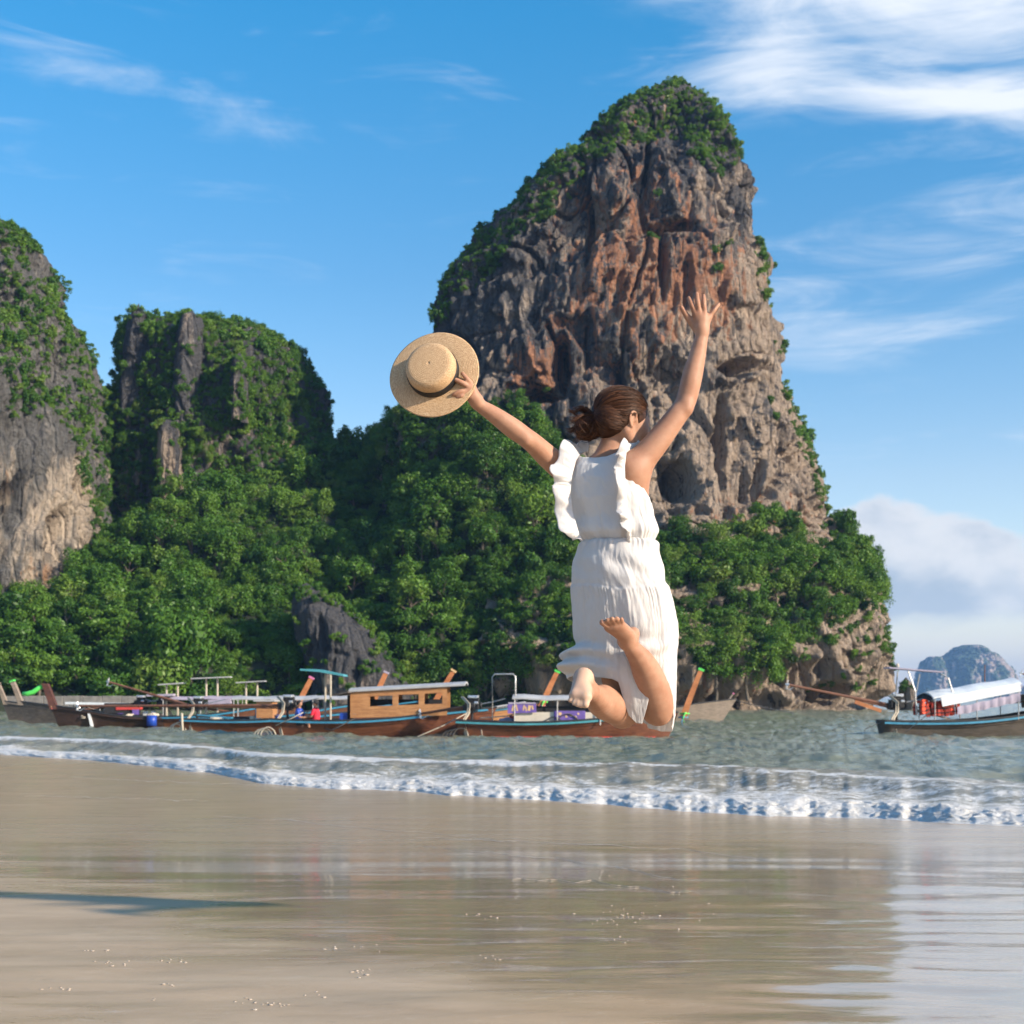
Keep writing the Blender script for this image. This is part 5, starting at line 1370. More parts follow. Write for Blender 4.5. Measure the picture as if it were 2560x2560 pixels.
for i, ph in enumerate(phs):
    t0 = 1350 + 5 * math.sin(ph * 2 + 1); t1 = hem_row(math.degrees(ph))
    q = np.linspace(0, 1, nv_); sy = t0 + (t1 - t0) * q
    seam_r = 1466 + 9 * math.sin(ph * 1.5 + 0.8) + 3 * math.sin(ph * 5)
    gth = 0.55 + 0.9 * float(pn(ph * 2.3, 7.7, 0.2))
    tier = sstep(sy, seam_r - 4, seam_r + 5) * np.exp(-np.maximum(sy - seam_r, 0) / 160.0)
    fold1 = 0.0050 * np.sin(ph * 29 + 3 * np.sin(ph * 7) + sy / 70.0) * np.exp(-((sy - 1358) / 20) ** 2) * gth
    gp = ph * 58 + 5 * math.sin(ph * 5.0) + 3.0 * math.sin(ph * 13) + 1.2 * pn(ph * 4 + 0 * sy, sy / 40.0, 3.0)
    f2 = (0.0022 * np.sin(gp) + 0.0020 * np.sin(0.47 * gp + 1.0) * (0.4 + 1.2 * float(pn(ph * 5.0, 1.7, 4.2)))) * sstep(sy, seam_r, seam_r + 8) * (0.85 * np.exp(-(sy - seam_r) / 60.0) + 0.15) * gth
    f3 = 0.007 * pn(ph * 2.6 + 0 * sy, sy / 120.0, 2.0 + 0 * sy) * sstep(sy, 1370, 1450) + 0.0035 * pn(ph * 6.5 + 0 * sy, sy / 75.0, 5.0 + 0 * sy) * sstep(sy, 1380, 1480)
    diag = 0.0075 * np.sin((sy - 1400) / 15.0 - ph * 6.0) * np.exp(-((sy - 1420) / 32) ** 2) * (1 if ph > 0 else 0.4)
    crum = 0.009 * np.sin((sy - 60 * math.sin(ph * 2)) / 9.5) * np.exp(-((sy - 1620) / 30) ** 2) * math.exp(-((math.degrees(ph) - 50) / 40) ** 2)
    a1 = math.degrees(ph)
    fl = math.exp(-((a1 + 62) / 42) ** 2)
    flare = fl * (0.052 * np.exp(-((sy - 1634 - 10 * math.sin(ph * 3)) / 13) ** 2) + 0.074 * np.exp(-((sy - 1666 - 6 * math.sin(ph * 4 + 1)) / 15) ** 2) + 0.03 * np.exp(-((sy - 1695) / 14) ** 2) - 0.010 * np.exp(-((sy - 1608) / 11) ** 2)) + fl * 0.007 * np.sin((sy - 1600) / 9.0 + 3.0 * math.sin(ph * 4)) * sstep(sy, 1610, 1640)
    wr = 0.0011 * ridged(ph * 9 + 0.6 * np.sin(sy / 40.0), sy / 46.0, 3.0 + 0 * sy, 3) * sstep(sy, 1365, 1400) + 0.0016 * ridged(ph * 3.2 + sy / 260.0, sy / 60.0 - ph * 1.4, 8.0 + 0 * sy, 2) * sstep(sy, 1375, 1420)
    d = fold1 + f2 + f3 + diag + crum + flare + wr + 0.004 * tier - 0.022 * np.exp(-((sy - 1344) / 8.0) ** 2)
    cc, cd, ca_, cb_ = [np.interp(sy, SR[:, 0], SR[:, k]) for k in range(1, 5)]
    Yc = PY + cd
    Cn = np.stack([(cc - HX) / FPX * Yc, Yc, CAMZ - (sy - HY) / FPX * Yc], 1)
    V[i] = Cn + rhat * ((ca_ + d) * math.sin(ph))[:, None] - fhat * ((cb_ + d * 0.9) * math.cos(ph))[:, None]
skirt = to_woman(mesh_np('skirt', V.reshape(-1, 3), grid_faces(nph, nv_, True), M_cloth))
so = skirt.modifiers.new('cloth thickness', 'SOLIDIFY'); so.thickness = 0.002; so.offset = 0

def ruffle(name, seam, outd, widths, amp, waves, seed, parent):
    """gathered strip along a seam; outd: direction each strip point flares to, amp: depth of its waves"""
    n, mm = 150, 18
    s_ = np.linspace(0, 1, len(seam)); u = np.linspace(0, 1, n)
    S = np.stack([np.interp(u, s_, np.array(seam)[:, k]) for k in range(3)], 1)
    O = np.stack([np.interp(u, np.linspace(0, 1, len(outd)), np.array(outd)[:, k]) for k in range(3)], 1); O /= np.linalg.norm(O, axis=1)[:, None]
    Wd = np.interp(u, np.linspace(0, 1, len(widths)), widths)
    T = np.gradient(S, axis=0); T /= np.linalg.norm(T, axis=1)[:, None]
    Nn = np.cross(T, O); Nn /= np.linalg.norm(Nn, axis=1)[:, None]
    if Nn[:, 1].mean() > 0: Nn = -Nn                                          # towards the camera
    ph = 2 * math.pi * waves * u + 1.3 * np.sin(2 * math.pi * u * 2 + seed)
    P = np.zeros((n, mm, 3))
    for j in range(mm):
        q = j / (mm - 1)
        wv = amp * q ** 0.8 * np.sin(ph + 0.6 * q) + amp * 0.25 * q * np.sin(2.7 * ph + seed) + 0.0022 * np.sin(ph * 5) * math.sin(math.pi * min(q * 1.2, 1))
        P[:, j] = S + O * (Wd * (q + 0.15 * q * np.sin(ph + 1.2)))[:, None] + Nn * (wv + 0.016 * math.sin(math.pi * q * 0.75))[:, None] + T * (0.010 * q * np.sin(ph * 0.5 + seed))[:, None]
    o = to_woman(mesh_np(name, P.reshape(-1, 3), grid_faces(n, mm), M_cloth))
    sd = o.modifiers.new('cloth thickness', 'SOLIDIFY'); sd.thickness = 0.0015; sd.offset = 0
    return o
left_seam = [J(1470, 1128, 0.12), J(1452, 1133, 0.06), J(1440, 1152, -0.02), J(1430, 1190, -0.055), J(1426, 1230, -0.065), J(1432, 1280, -0.075), J(1445, 1325, -0.085), J(1456, 1352, -0.09)]
ruffle('ruffle', left_seam, [(-0.75, -0.1, 0.75), (-0.8, -0.25, 0.5), (-0.9, -0.3, 0.25), (-0.95, -0.3, 0.0), (-0.95, -0.3, -0.1), (-0.9, -0.3, -0.25)], [0.035, 0.062, 0.078, 0.082, 0.066, 0.078, 0.064, 0.02], 0.014, 5.0, 0.4, woman)
right_seam = [J(1592, 1128, 0.03), J(1580, 1122, -0.03), J(1566, 1132, -0.085), J(1562, 1165, -0.118), J(1563, 1210, -0.130), J(1568, 1260, -0.132), J(1574, 1310, -0.13), J(1578, 1350, -0.125)]
ruffle('ruffle', right_seam, [(-0.5, -0.4, 0.75), (-0.75, -0.5, 0.4), (-0.85, -0.5, 0.05), (-0.9, -0.45, -0.1), (-0.9, -0.4, -0.25), (-0.85, -0.4, -0.45)], [0.022, 0.048, 0.046, 0.044, 0.048, 0.048, 0.040, 0.016], 0.019, 5.5, 2.1, woman)

# ---- straw hat
hat_c = J(1085, 934, -0.115)
hn_ = nrm(np.array([-0.20, -0.95, 0.25])); hx_ = nrm(np.cross(zhat, -hn_)); hx_ = nrm(np.cross(hn_, zhat)) ; hy_ = np.cross(hn_, hx_)
m_straw, nt = mat('woven_straw')
u_ = nt.attr('ring'); w__ = nt.attr('ang')
ringv = nt.math('SINE', nt.math('MULTIPLY', u_, 2 * math.pi / 0.0062))
cmb = nt.n('ShaderNodeCombineXYZ'); nt.val(cmb.inputs[0], nt.math('MULTIPLY', w__, 60.0)); nt.val(cmb.inputs[1], nt.math('MULTIPLY', u_, 160.0))
br = nt.noise(cmb.outputs[0], 1.0, 3, 0.6, 0.4)
cmb2 = nt.n('ShaderNodeCombineXYZ'); nt.val(cmb2.inputs[0], nt.math('ADD', nt.math('MULTIPLY', w__, 22.0), nt.math('MULTIPLY', u_, 150.0))); nt.val(cmb2.inputs[1], nt.math('MULTIPLY', u_, 110.0))
br2 = nt.noise(cmb2.outputs[0], 1.0, 3, 0.6, 0.6)
c = nt.ramp(nt.math('ADD', nt.math('MULTIPLY', br, 0.45), nt.math('MULTIPLY', br2, 0.55)), [(0.32, (0.33, 0.185, 0.085)), (0.5, (0.53, 0.345, 0.19)), (0.70, (0.72, 0.54, 0.34))])
c = nt.mix(nt.mrange(ringv, -1.0, -0.4, 0.13, 0.0), c, (0.24, 0.13, 0.055))
hgt = nt.math('ADD', nt.math('MULTIPLY', ringv, 0.18), nt.math('MULTIPLY', br, 1.4))
finish(nt, principled(nt, c, 0.62, nt.bump(hgt, 0.55, 0.0025), Specular_IOR_Level=0.3))
M_ribbon = simple_mat('black_ribbon', (0.012, 0.012, 0.014), 0.6, 0.2, 40)
hat = empty('straw_hat', hat_c)
tag(hat, 'round straw boater hat with a black ribbon held up in the left hand', 'hat')
def hat_part(name, prof, m, thick):
    """revolve a (radius, height) profile about the hat's axis"""
    n = 128
    prof = np.array(prof); arc = np.concatenate([[0], np.cumsum(np.hypot(np.diff(prof[:, 0]), np.diff(prof[:, 1])))])
    P = np.zeros((n, len(prof), 3)); A = np.zeros((n, len(prof))); U = np.zeros((n, len(prof)))
    for i in range(n):
        a = 2 * math.pi * i / n
        wob = 0.0035 * math.sin(2 * a + 0.7) + 0.0018 * math.sin(3 * a)
        for j, (r_, z_) in enumerate(prof):
            P[i, j] = 0.94 * (hx_ * r_ * math.cos(a) + hy_ * r_ * math.sin(a) + hn_ * (z_ + wob * (r_ / 0.16) ** 2))
            A[i, j] = abs(a - math.pi); U[i, j] = arc[j]
    o = mesh_np(name, P.reshape(-1, 3), grid_faces(n, len(prof), True), m, True, hat, {'ring': U.ravel(), 'ang': A.ravel()})
    sd = o.modifiers.new('straw thickness', 'SOLIDIFY'); sd.thickness = thick; sd.offset = 0
    return o
rc, hcn = 0.094, 0.082
crown_prof = [(0.0005, hcn)] + [(r_, hcn - 0.004 * (r_ / 0.07) ** 2) for r_ in np.linspace(0.01, 0.074, 9)] + [(0.081, hcn - 0.007), (0.0865, hcn - 0.013), (0.0900, hcn - 0.022), (0.0920, hcn - 0.035), (0.0932, 0.025), (rc, 0.004)]
hat_part('crown', crown_prof, m_straw, 0.003)
hat_part('brim', [(rc - 0.002, 0.002)] + [(r_, 0.0 - 0.006 * ((r_ - rc) / 0.075) ** 2) for r_ in np.linspace(rc, 0.171, 16)], m_straw, 0.003)
hat_part('ribbon', [(rc + 0.0034, 0.003), (rc + 0.0038, 0.010), (rc + 0.0030, 0.031), (rc + 0.0022, 0.035)], M_ribbon, 0.001)
# ------------------------------------------------------------------ long-tail boats
def wood_material(name, dark, light, scale=3.0, rough=0.55):
    m, nt = mat(name)
    g = nt.n('ShaderNodeTexCoord').outputs['Object']
    gr = nt.noise(nt.mapping(g, (0.7, 6, 6)), scale, 6, 0.65, 0.5)
    wr = nt.noise(g, 1.7, 5, 0.6)
    c = nt.ramp(nt.math('ADD', nt.math('MULTIPLY', gr, 0.65), nt.math('MULTIPLY', wr, 0.35)), [(0.34, dark), (0.62, light)])
    finish(nt, principled(nt, c, nt.mrange(wr, 0.3, 0.7, rough * 0.7, min(1, rough * 1.3)), nt.bump(gr, 0.3, 0.02)))
    return m
M_hull = wood_material('varnished_hull', (0.060, 0.022, 0.012), (0.20, 0.080, 0.038))
M_hull_red = wood_material('red_brown_hull', (0.060, 0.018, 0.011), (0.215, 0.075, 0.034))
M_hull_dk = wood_material('black_brown_hull', (0.020, 0.011, 0.008), (0.070, 0.036, 0.025))
M_hull_old = wood_material('weathered_hull', (0.045, 0.036, 0.030), (0.135, 0.112, 0.092), 3.0, 0.8)
M_hull_pale = wood_material('bleached_hull', (0.15, 0.115, 0.085), (0.31, 0.25, 0.195), 3.0, 0.85)
M_plank = wood_material('orange_planks', (0.30, 0.125, 0.045), (0.52, 0.26, 0.105), 4.0)
M_prow = wood_material('orange_prow_wood', (0.34, 0.115, 0.040), (0.56, 0.22, 0.085), 3.0)
M_prow_dk = wood_material('dark_prow_wood', (0.045, 0.018, 0.013), (0.13, 0.050, 0.035), 3.0)
M_inside = wood_material('worn_deck_boards', (0.12, 0.095, 0.075), (0.26, 0.21, 0.165), 3.0, 0.8)
M_blue = simple_mat('sky_blue_paint', (0.050, 0.24, 0.37), 0.5, 0.15, 5)
M_teal = simple_mat('teal_paint', (0.07, 0.29, 0.33), 0.5, 0.15, 5)
M_green = simple_mat('green_paint', (0.10, 0.62, 0.10), 0.5, 0.1, 5)
M_dkrail = simple_mat('dark_rail', (0.03, 0.032, 0.036), 0.6, 0.2, 5)
M_redp = simple_mat('red_paint', (0.50, 0.055, 0.045), 0.5, 0.15, 5)
M_cream = simple_mat('cream_paint', (0.62, 0.55, 0.44), 0.7, 0.1, 5)
M_white = simple_mat('white_tarp', (0.66, 0.69, 0.70), 0.7, 0.12, 2.5, 0.3)
M_grey = simple_mat('grey_roof', (0.40, 0.40, 0.40), 0.7, 0.15, 3)
M_pipe = simple_mat('galvanised_pipe', (0.42, 0.42, 0.41), 0.4, 0.15, 9, 0, 0.6)
M_iron = simple_mat('black_iron', (0.025, 0.025, 0.027), 0.5, 0.3, 7, 0, 0.3)
M_rust = simple_mat('rusty_shaft', (0.17, 0.075, 0.045), 0.75, 0.3, 6)
M_chrome = simple_mat('bright_metal', (0.62, 0.63, 0.64), 0.3, 0.15, 9, 0, 0.7)
M_purple = simple_mat('purple_banner', (0.16, 0.10, 0.36), 0.7, 0.25, 5)
M_lilac = simple_mat('lilac_cloth', (0.36, 0.32, 0.40), 0.8, 0.15, 3)
M_gold = simple_mat('gold_print', (0.68, 0.45, 0.22), 0.7, 0.15, 8)
M_rope = simple_mat('pale_rope', (0.48, 0.42, 0.33), 0.85, 0.15, 20)
M_oran = simple_mat('orange_life_vest', (0.80, 0.085, 0.03), 0.75, 0.2, 6)
M_vest2 = simple_mat('dark_red_life_vest', (0.42, 0.05, 0.03), 0.75, 0.25, 6)
M_pink = simple_mat('pink_cloth', (0.62, 0.17, 0.33), 0.8, 0.15, 6)
M_barrel = simple_mat('blue_plastic', (0.015, 0.06, 0.36), 0.4, 0.1, 5)
M_dark = simple_mat('near_black', (0.02, 0.02, 0.022), 0.9, 0.2, 3)  # dark goods, straps and hair, and the painted shade in the cabin doorway

def sheer(t, f0, f1):
    return f0 + (f1 - f0) * t ** 2.2 - 0.10 * math.sin(math.pi * min(1, t * 1.15))
def hull_parts(root, L, beam, f0, f1, m_hull, m_stripe, m_bottom=None, stem_rake=0.9, stripe=True, white_line=False):
    """long narrow hull: transom at x=0, stem at x=L; local z=0 is the waterline"""
    N = 34
    def b(t): return beam / 2 * min(1.0, 0.62 + 1.2 * t) * (1 - max(0, (t - 0.45) / 0.55) ** 2.0) ** 0.85 if t < 1 else 0.0
    out = []; inn = []
    for i in range(N + 1):
        t = i / N; s = sheer(t, f0, f1); hb = max(b(t), 0.015)
        xk = L * t
        ring = []
        for q in np.linspace(-1, 1, 13):
            a = abs(q)
            zz = -0.30 + (s + 0.30) * a ** 1.7
            yy = math.copysign(hb * (a ** 0.62 if a > 0 else 0), q)
            yy *= 0.80 + 0.20 * max(0, (zz + 0.3) / (s + 0.3))
            lean = stem_rake * max(0, t - 0.80) / 0.20 * (zz + 0.3) / 1.3 * 0.55
            aft = -0.12 * max(0, 0.12 - t) / 0.12 * (zz + 0.3)
            ring.append((xk + lean + aft, yy, zz))
        out.append(ring)
    V = [p for r in out for p in r]
    n = 13
    F = [(i * n + j, i * n + j + 1, (i + 1) * n + j + 1, (i + 1) * n + j) for i in range(N) for j in range(n - 1)]
    F.append(tuple(range(n)))                                               # transom
    mb = MB().add(V, F); mb.build('hull', m_hull, root, smooth=True)
    # deck boards inside, below the rail
    dk = MB()
    top = [(out[i][0], out[i][-1]) for i in range(N + 1)]
    dV = []
    for (pl, prr) in top:
        for k in np.linspace(0, 1, 4):
            dV.append((pl[0] * (1 - k) + prr[0] * k, (pl[1] * (1 - k) + prr[1] * k) * 0.94, pl[2] - 0.22))
    dk.add(dV, [(i * 4 + j, i * 4 + j + 1, (i + 1) * 4 + j + 1, (i + 1) * 4 + j) for i in range(N) for j in range(3)])
    dk.build('deck', M_inside, root)
    # rail cap and painted strake on each side
    for side in (0, -1):
        sg = -1 if side == 0 else 1
        rail = MB(); st = MB(); bt = MB()
        for i in range(N):
            p, q = Vector(out[i][side]), Vector(out[i + 1][side])
            rail.bar(p + Vector((0, 0, 0.01)), q + Vector((0, 0, 0.01)), 0.085, 0.05)
            if stripe and i < N - 1:
                o_ = Vector((0, sg * 0.012, -0.075))
                st.bar(p + o_, q + o_, 0.035, 0.075)
        rail.build('rail', M_dkrail, root)
        if stripe: st.build('painted_strake', m_stripe, root)
        if m_bottom:
            idx = 3 if side == 0 else 9
            for i in range(3, N - 2):
                pp = [Vector(out[i + d_][idx]) for d_ in (0, 1)]
                bt.bar(Vector((pp[0].x, pp[0].y + sg * 0.03, 0.035)), Vector((pp[1].x, pp[1].y + sg * 0.03, 0.035)), 0.05, 0.10)
            bt.build('boot_stripe', m_bottom, root)
    return out

def prow(root, base, length, lean, m, cap=None, w=0.20, ribbons=()):
    """tall stem post rising from the bow"""
    mb = MB(); P = []
    for t in np.linspace(0, 1, 7):
        P.append(Vector(base) + Vector((lean * length * t + 0.06 * t * t, 0, length * t)))
    V = []
    for i, p in enumerate(P):
        t = i / 6; ww = w * (0.75 + 0.25 * t); th = w * (0.95 - 0.25 * t)
        V += [p + Vector((-th / 2, -ww / 2, 0)), p + Vector((th / 2, -ww / 2, 0)), p + Vector((th / 2, ww / 2, 0)), p + Vector((-th / 2, ww / 2, 0))]
    F = [(i * 4 + j, i * 4 + (j + 1) % 4, (i + 1) * 4 + (j + 1) % 4, (i + 1) * 4 + j) for i in range(6) for j in range(4)] + [(0, 1, 2, 3), (24, 25, 26, 27)]
    mb.add(V, F); o = mb.build('prow', m, root)
    if cap:
        d = (P[-1] - P[-2]).normalized()
        MB().bar(P[-1] + d * 0.004, P[-1] + d * 0.09, w * 1.08, w * 0.85).build('prow_cap', cap, o)
    for k, (mm, h) in enumerate(ribbons):
        q = P[0].lerp(P[-1], h)
        MB().tube([q + Vector((-0.16, -0.02, 0)), q + Vector((0, -0.16, 0.02)), q + Vector((0.16, 0, 0)), q + Vector((0.05, 0.15, 0))], 0.035, 6).build('ribbon', mm, o)
        MB().tube([q + Vector((0, -0.15, 0)), q + Vector((-0.06, -0.18, -0.15)), q + Vector((-0.02, -0.17, -0.32))], [0.03, 0.025, 0.012], 5).build('ribbon_tail', mm, o)

def engine(root, at_, shaft_end, m_body=None, hoses=True, tiller=True, bright=True):
    """car engine on a pivot with its long propeller shaft"""
    at_ = Vector(at_)
    e = MB()
    e.box(at_ + Vector((0, 0, 0.30)), (0.52, 0.34, 0.32)).box(at_ + Vector((0.06, 0, 0.52)), (0.42, 0.24, 0.14)).box(at_ + Vector((-0.22, 0, 0.22)), (0.22, 0.26, 0.24))
    e.tube([at_ + Vector((0.02, -0.17, 0.30)), at_ + Vector((0.02, -0.26, 0.30))], 0.12, 10).tube([at_ + Vector((0.30, 0, 0.3)), at_ + Vector((0.36, 0, 0.3))], 0.15, 10)
    eo = e.build('engine', m_body or M_iron, root, bevel=0.02)
    if bright:
        MB().box(at_ + Vector((0.05, 0, 0.63)), (0.40, 0.22, 0.10)).tube([at_ + Vector((-0.1, -0.14, 0.62)), at_ + Vector((0.2, -0.14, 0.60))], 0.055, 8).tube([at_ + Vector((0.1, -0.19, 0.4)), at_ + Vector((0.24, -0.19, 0.4))], 0.06, 8).build('valve_cover', M_chrome, eo, bevel=0.012)
    pv = MB(); pv.tube([at_ + Vector((0, 0, -0.35)), at_ + Vector((0, 0, 0.15))], 0.05, 8); pv.box(at_ + Vector((0, 0, 0.10)), (0.40, 0.42, 0.06)); pv.build('pivot', M_iron, root)
    s0 = at_ + Vector((-0.25, 0, 0.26)); s1 = Vector(shaft_end)
    d = (s1 - s0).normalized()
    sh = MB(); sh.tube([s0, s1], [0.060, 0.045], 8); sh.tube([s0 + Vector((0, 0, -0.10)), s0 + (s1 - s0) * 0.35 + Vector((0, 0, -0.05))], 0.035, 6)
    so = sh.build('propeller_shaft', M_rust, root)
    pr = MB()
    side = d.cross(Vector((0, 0, 1))).normalized(); up = side.cross(d).normalized()
    for k in range(2):
        sgn = 1 if k else -1
        pr.add([s1 - d * 0.02, s1 + up * sgn * 0.11 + side * 0.05, s1 + up * sgn * 0.20, s1 + up * sgn * 0.12 - side * 0.05 + d * 0.04, s1 + d * 0.03],
               [(0, 1, 2), (0, 2, 3), (0, 3, 4)])
    pr.tube([s1 - d * 0.05, s1 + d * 0.09], [0.05, 0.035], 8)
    pr.tube([s1 + Vector((0.30, 0, -0.05)), s1 + Vector((0.08, 0, -0.19)), s1 + Vector((-0.10, 0, -0.15))], 0.016, 6)
    pr.build('propeller', M_chrome, so)
    if tiller:
        MB().tube([at_ + Vector((0.3, 0, 0.35)), at_ + Vector((0.7, -0.05, 0.42)), at_ + Vector((1.25, -0.1, 0.55))], [0.03, 0.025, 0.022], 6).build('tiller', M_pipe, root)
    if hoses:
        for k in (0, 1):
            o_ = Vector((0.07 * k, -0.30 - 0.03 * k, 0))
            MB().tube([at_ + o_ + Vector((-0.38, 0.1, 0.62)), at_ + o_ + Vector((-0.12, 0, 0.36)), at_ + o_ + Vector((-0.14, -0.05, 0.0)), at_ + o_ + Vector((-0.30, -0.08, -0.25)), at_ + o_ + Vector((-0.22, -0.08, -0.7)), at_ + o_ + Vector((-0.14, -0.08, -1.05))], 0.030, 7).build('cooling_hose', M_rope, root, smooth=True)

def canopy(root, x0, x1, wid, z0, z1, m, posts=3, arch=0.12, zp=0.55, m_post=None):
    """arched awning on posts"""
    mb = MB(); nn = 7; V = []
    for i, x in enumerate(np.linspace(x0, x1, 9)):
        zz = z0 + (z1 - z0) * i / 8 + 0.02 * math.sin(i * 1.7)
        for j in range(nn):
            u = -1 + 2 * j / (nn - 1)
            V.append((x, u * wid / 2, zz + arch * (1 - u * u)))
    nV_ = len(V)
    V += [(x, y, z - 0.05) for x, y, z in V]
    F = [(i * nn + j, i * nn + j + 1, (i + 1) * nn + j + 1, (i + 1) * nn + j) for i in range(8) for j in range(nn - 1)]
    F += [tuple(nV_ + k for k in f[::-1]) for f in F]
    edge = [j for j in range(nn)] + [i * nn + nn - 1 for i in range(1, 9)] + [8 * nn + j for j in range(nn - 2, -1, -1)] + [i * nn for i in range(7, 0, -1)]
    F += [(edge[k], edge[(k + 1) % len(edge)], nV_ + edge[(k + 1) % len(edge)], nV_ + edge[k]) for k in range(len(edge))]
    o = mb.add(V, F).build('canopy', m, root)
    for x in np.linspace(x0 + 0.08, x1 - 0.08, posts):
        for sgn in (-1, 1):
            zt = z0 + (z1 - z0) * (x - x0) / (x1 - x0) - 0.03
            MB().tube([(x, sgn * wid * 0.46, zp), (x, sgn * wid * 0.46, zt)], 0.022, 6).build('post', m_post or M_pipe, root)
    return o

def place_boat(name, label, L, wx, wy, Y, head=1, yaw=0.0, beam=1.35, f0=0.66, f1=1.02, m_hull=None, m_stripe=None, group='long-tail boats moored off the beach', **kw):
    """wx: photograph column of the transom waterline, wy unused row of the waterline; head 1 = bow to the right"""
    p = W(wx, 0, Y)
    r = empty(name, (p.x, Y, 0.0), yaw if head > 0 else math.pi + yaw)
    tag(r, label, 'boat', group)
    out = hull_parts(r, L, beam, f0, f1, m_hull or M_hull, m_stripe or M_blue, **kw)
    return r, out

def rope(pts, r=0.02, m=None, name='mooring_rope', label=None, parent=None):
    o = MB().tube(pts, r, 6).build(name, m or M_rope, parent, smooth=True)
    if label: tag(o, label, 'rope')
    return o
def loops(root, base, n=3, m=None):
    for k in range(n):
        b_ = Vector(base) + Vector((0.14 * k, -0.05 * k, 0))
        MB().tube([b_ + Vector((-0.30 * math.cos(a), 0, 0.42 * math.sin(a) * (0.7 + 0.3 * k / n))) for a in np.linspace(-0.3, math.pi + 0.3, 12)], 0.028, 6).build('rope_loop', m or M_rope, root, smooth=True)

# --- the red-brown boat with purple banners, behind the woman
C, o_ = place_boat('longtail_boat', 'brown long-tail boat with teal stripe and purple banners behind the woman', 7.6, 1150, 0, 53.0, m_hull=M_hull_red, m_stripe=M_teal, m_bottom=M_redp, f0=0.68, f1=0.98, yaw=R(-4))
prow(C, (8.25, 0, 0.75), 1.75, 0.34, M_prow, M_green, 0.26, ((M_green, 0.10), (M_blue, 0.02)))
engine(C, (0.45, 0, 0.92), (-1.6, 0.9, 0.9), M_iron)
MB().tube([(1.25, -0.45, 0.5), (1.25, -0.45, 2.28), (1.33, -0.45, 2.38), (2.02, -0.45, 2.38), (2.10, -0.45, 2.28), (2.10, -0.45, 0.5)], 0.032, 7).build('pipe_arch', M_pipe, C, smooth=True)
canopy(C, 2.0, 5.3, 1.35, 1.50, 1.42, M_grey, 3, 0.14, 0.5)
MB().box((3.6, -0.50, 0.78), (3.0, 0.04, 0.40)).build('side_panel', M_cream, C)
bn = MB().box((2.35, -0.60, 1.12), (1.05, 0.03, 0.34), (0, R(-2), 0)).build('banner', M_purple, C)
for k, (x, z, w_, h_) in enumerate(((2.02, 1.12, 0.07, 0.20), (2.16, 1.14, 0.05, 0.22), (2.42, 1.14, 0.05, 0.20), (2.50, 1.10, 0.05, 0.16), (2.62, 1.13, 0.10, 0.20), (2.74, 1.15, 0.06, 0.16))):
    MB().box((x, -0.62, z), (w_, 0.006, h_), (0, R(12 * (-1) ** k), 0)).build('lettering', M_gold, bn)
MB().box((2.35, -0.61, 1.31), (1.0, 0.05, 0.06)).build('pink_trim', M_lilac, bn)
bn2 = MB().box((4.1, -0.555, 0.86), (1.15, 0.03, 0.34)).build('banner', M_purple, C)
for x, z, rr in ((3.75, 0.92, 0.07), (3.98, 0.82, 0.05), (4.15, 0.86, 0.05), (4.32, 0.80, 0.05), (4.42, 0.92, 0.045)):
    MB().prism([(x + rr * math.cos(a), z + rr * math.sin(a)) for a in np.linspace(0, 2 * math.pi, 6)[:-1]], 'y', -0.578, -0.572).build('flower_print', M_gold, bn2)
MB().tube([(3.2 + 0.6 * t, -0.60, 0.66 + 0.14 * math.sin(math.pi * t)) for t in np.linspace(0, 1, 8)], 0.02, 6).build('hose', M_dkrail, C)
MB().tube([(3.65 + 0.75 * t, -0.60, 0.72 + 0.20 * math.sin(math.pi * t)) for t in np.linspace(0, 1, 8)], 0.022, 6).build('hose', M_hull_old, C)
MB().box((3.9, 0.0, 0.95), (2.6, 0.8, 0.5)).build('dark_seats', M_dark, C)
loops(C, (-0.35, -0.2, 0.0), 4, M_hull_old)
MB().bar((0.9, -0.72, 0.02), (0.86, -0.70, 0.34), 0.05, 0.03).build('rudder_peg', M_hull_pale, C)

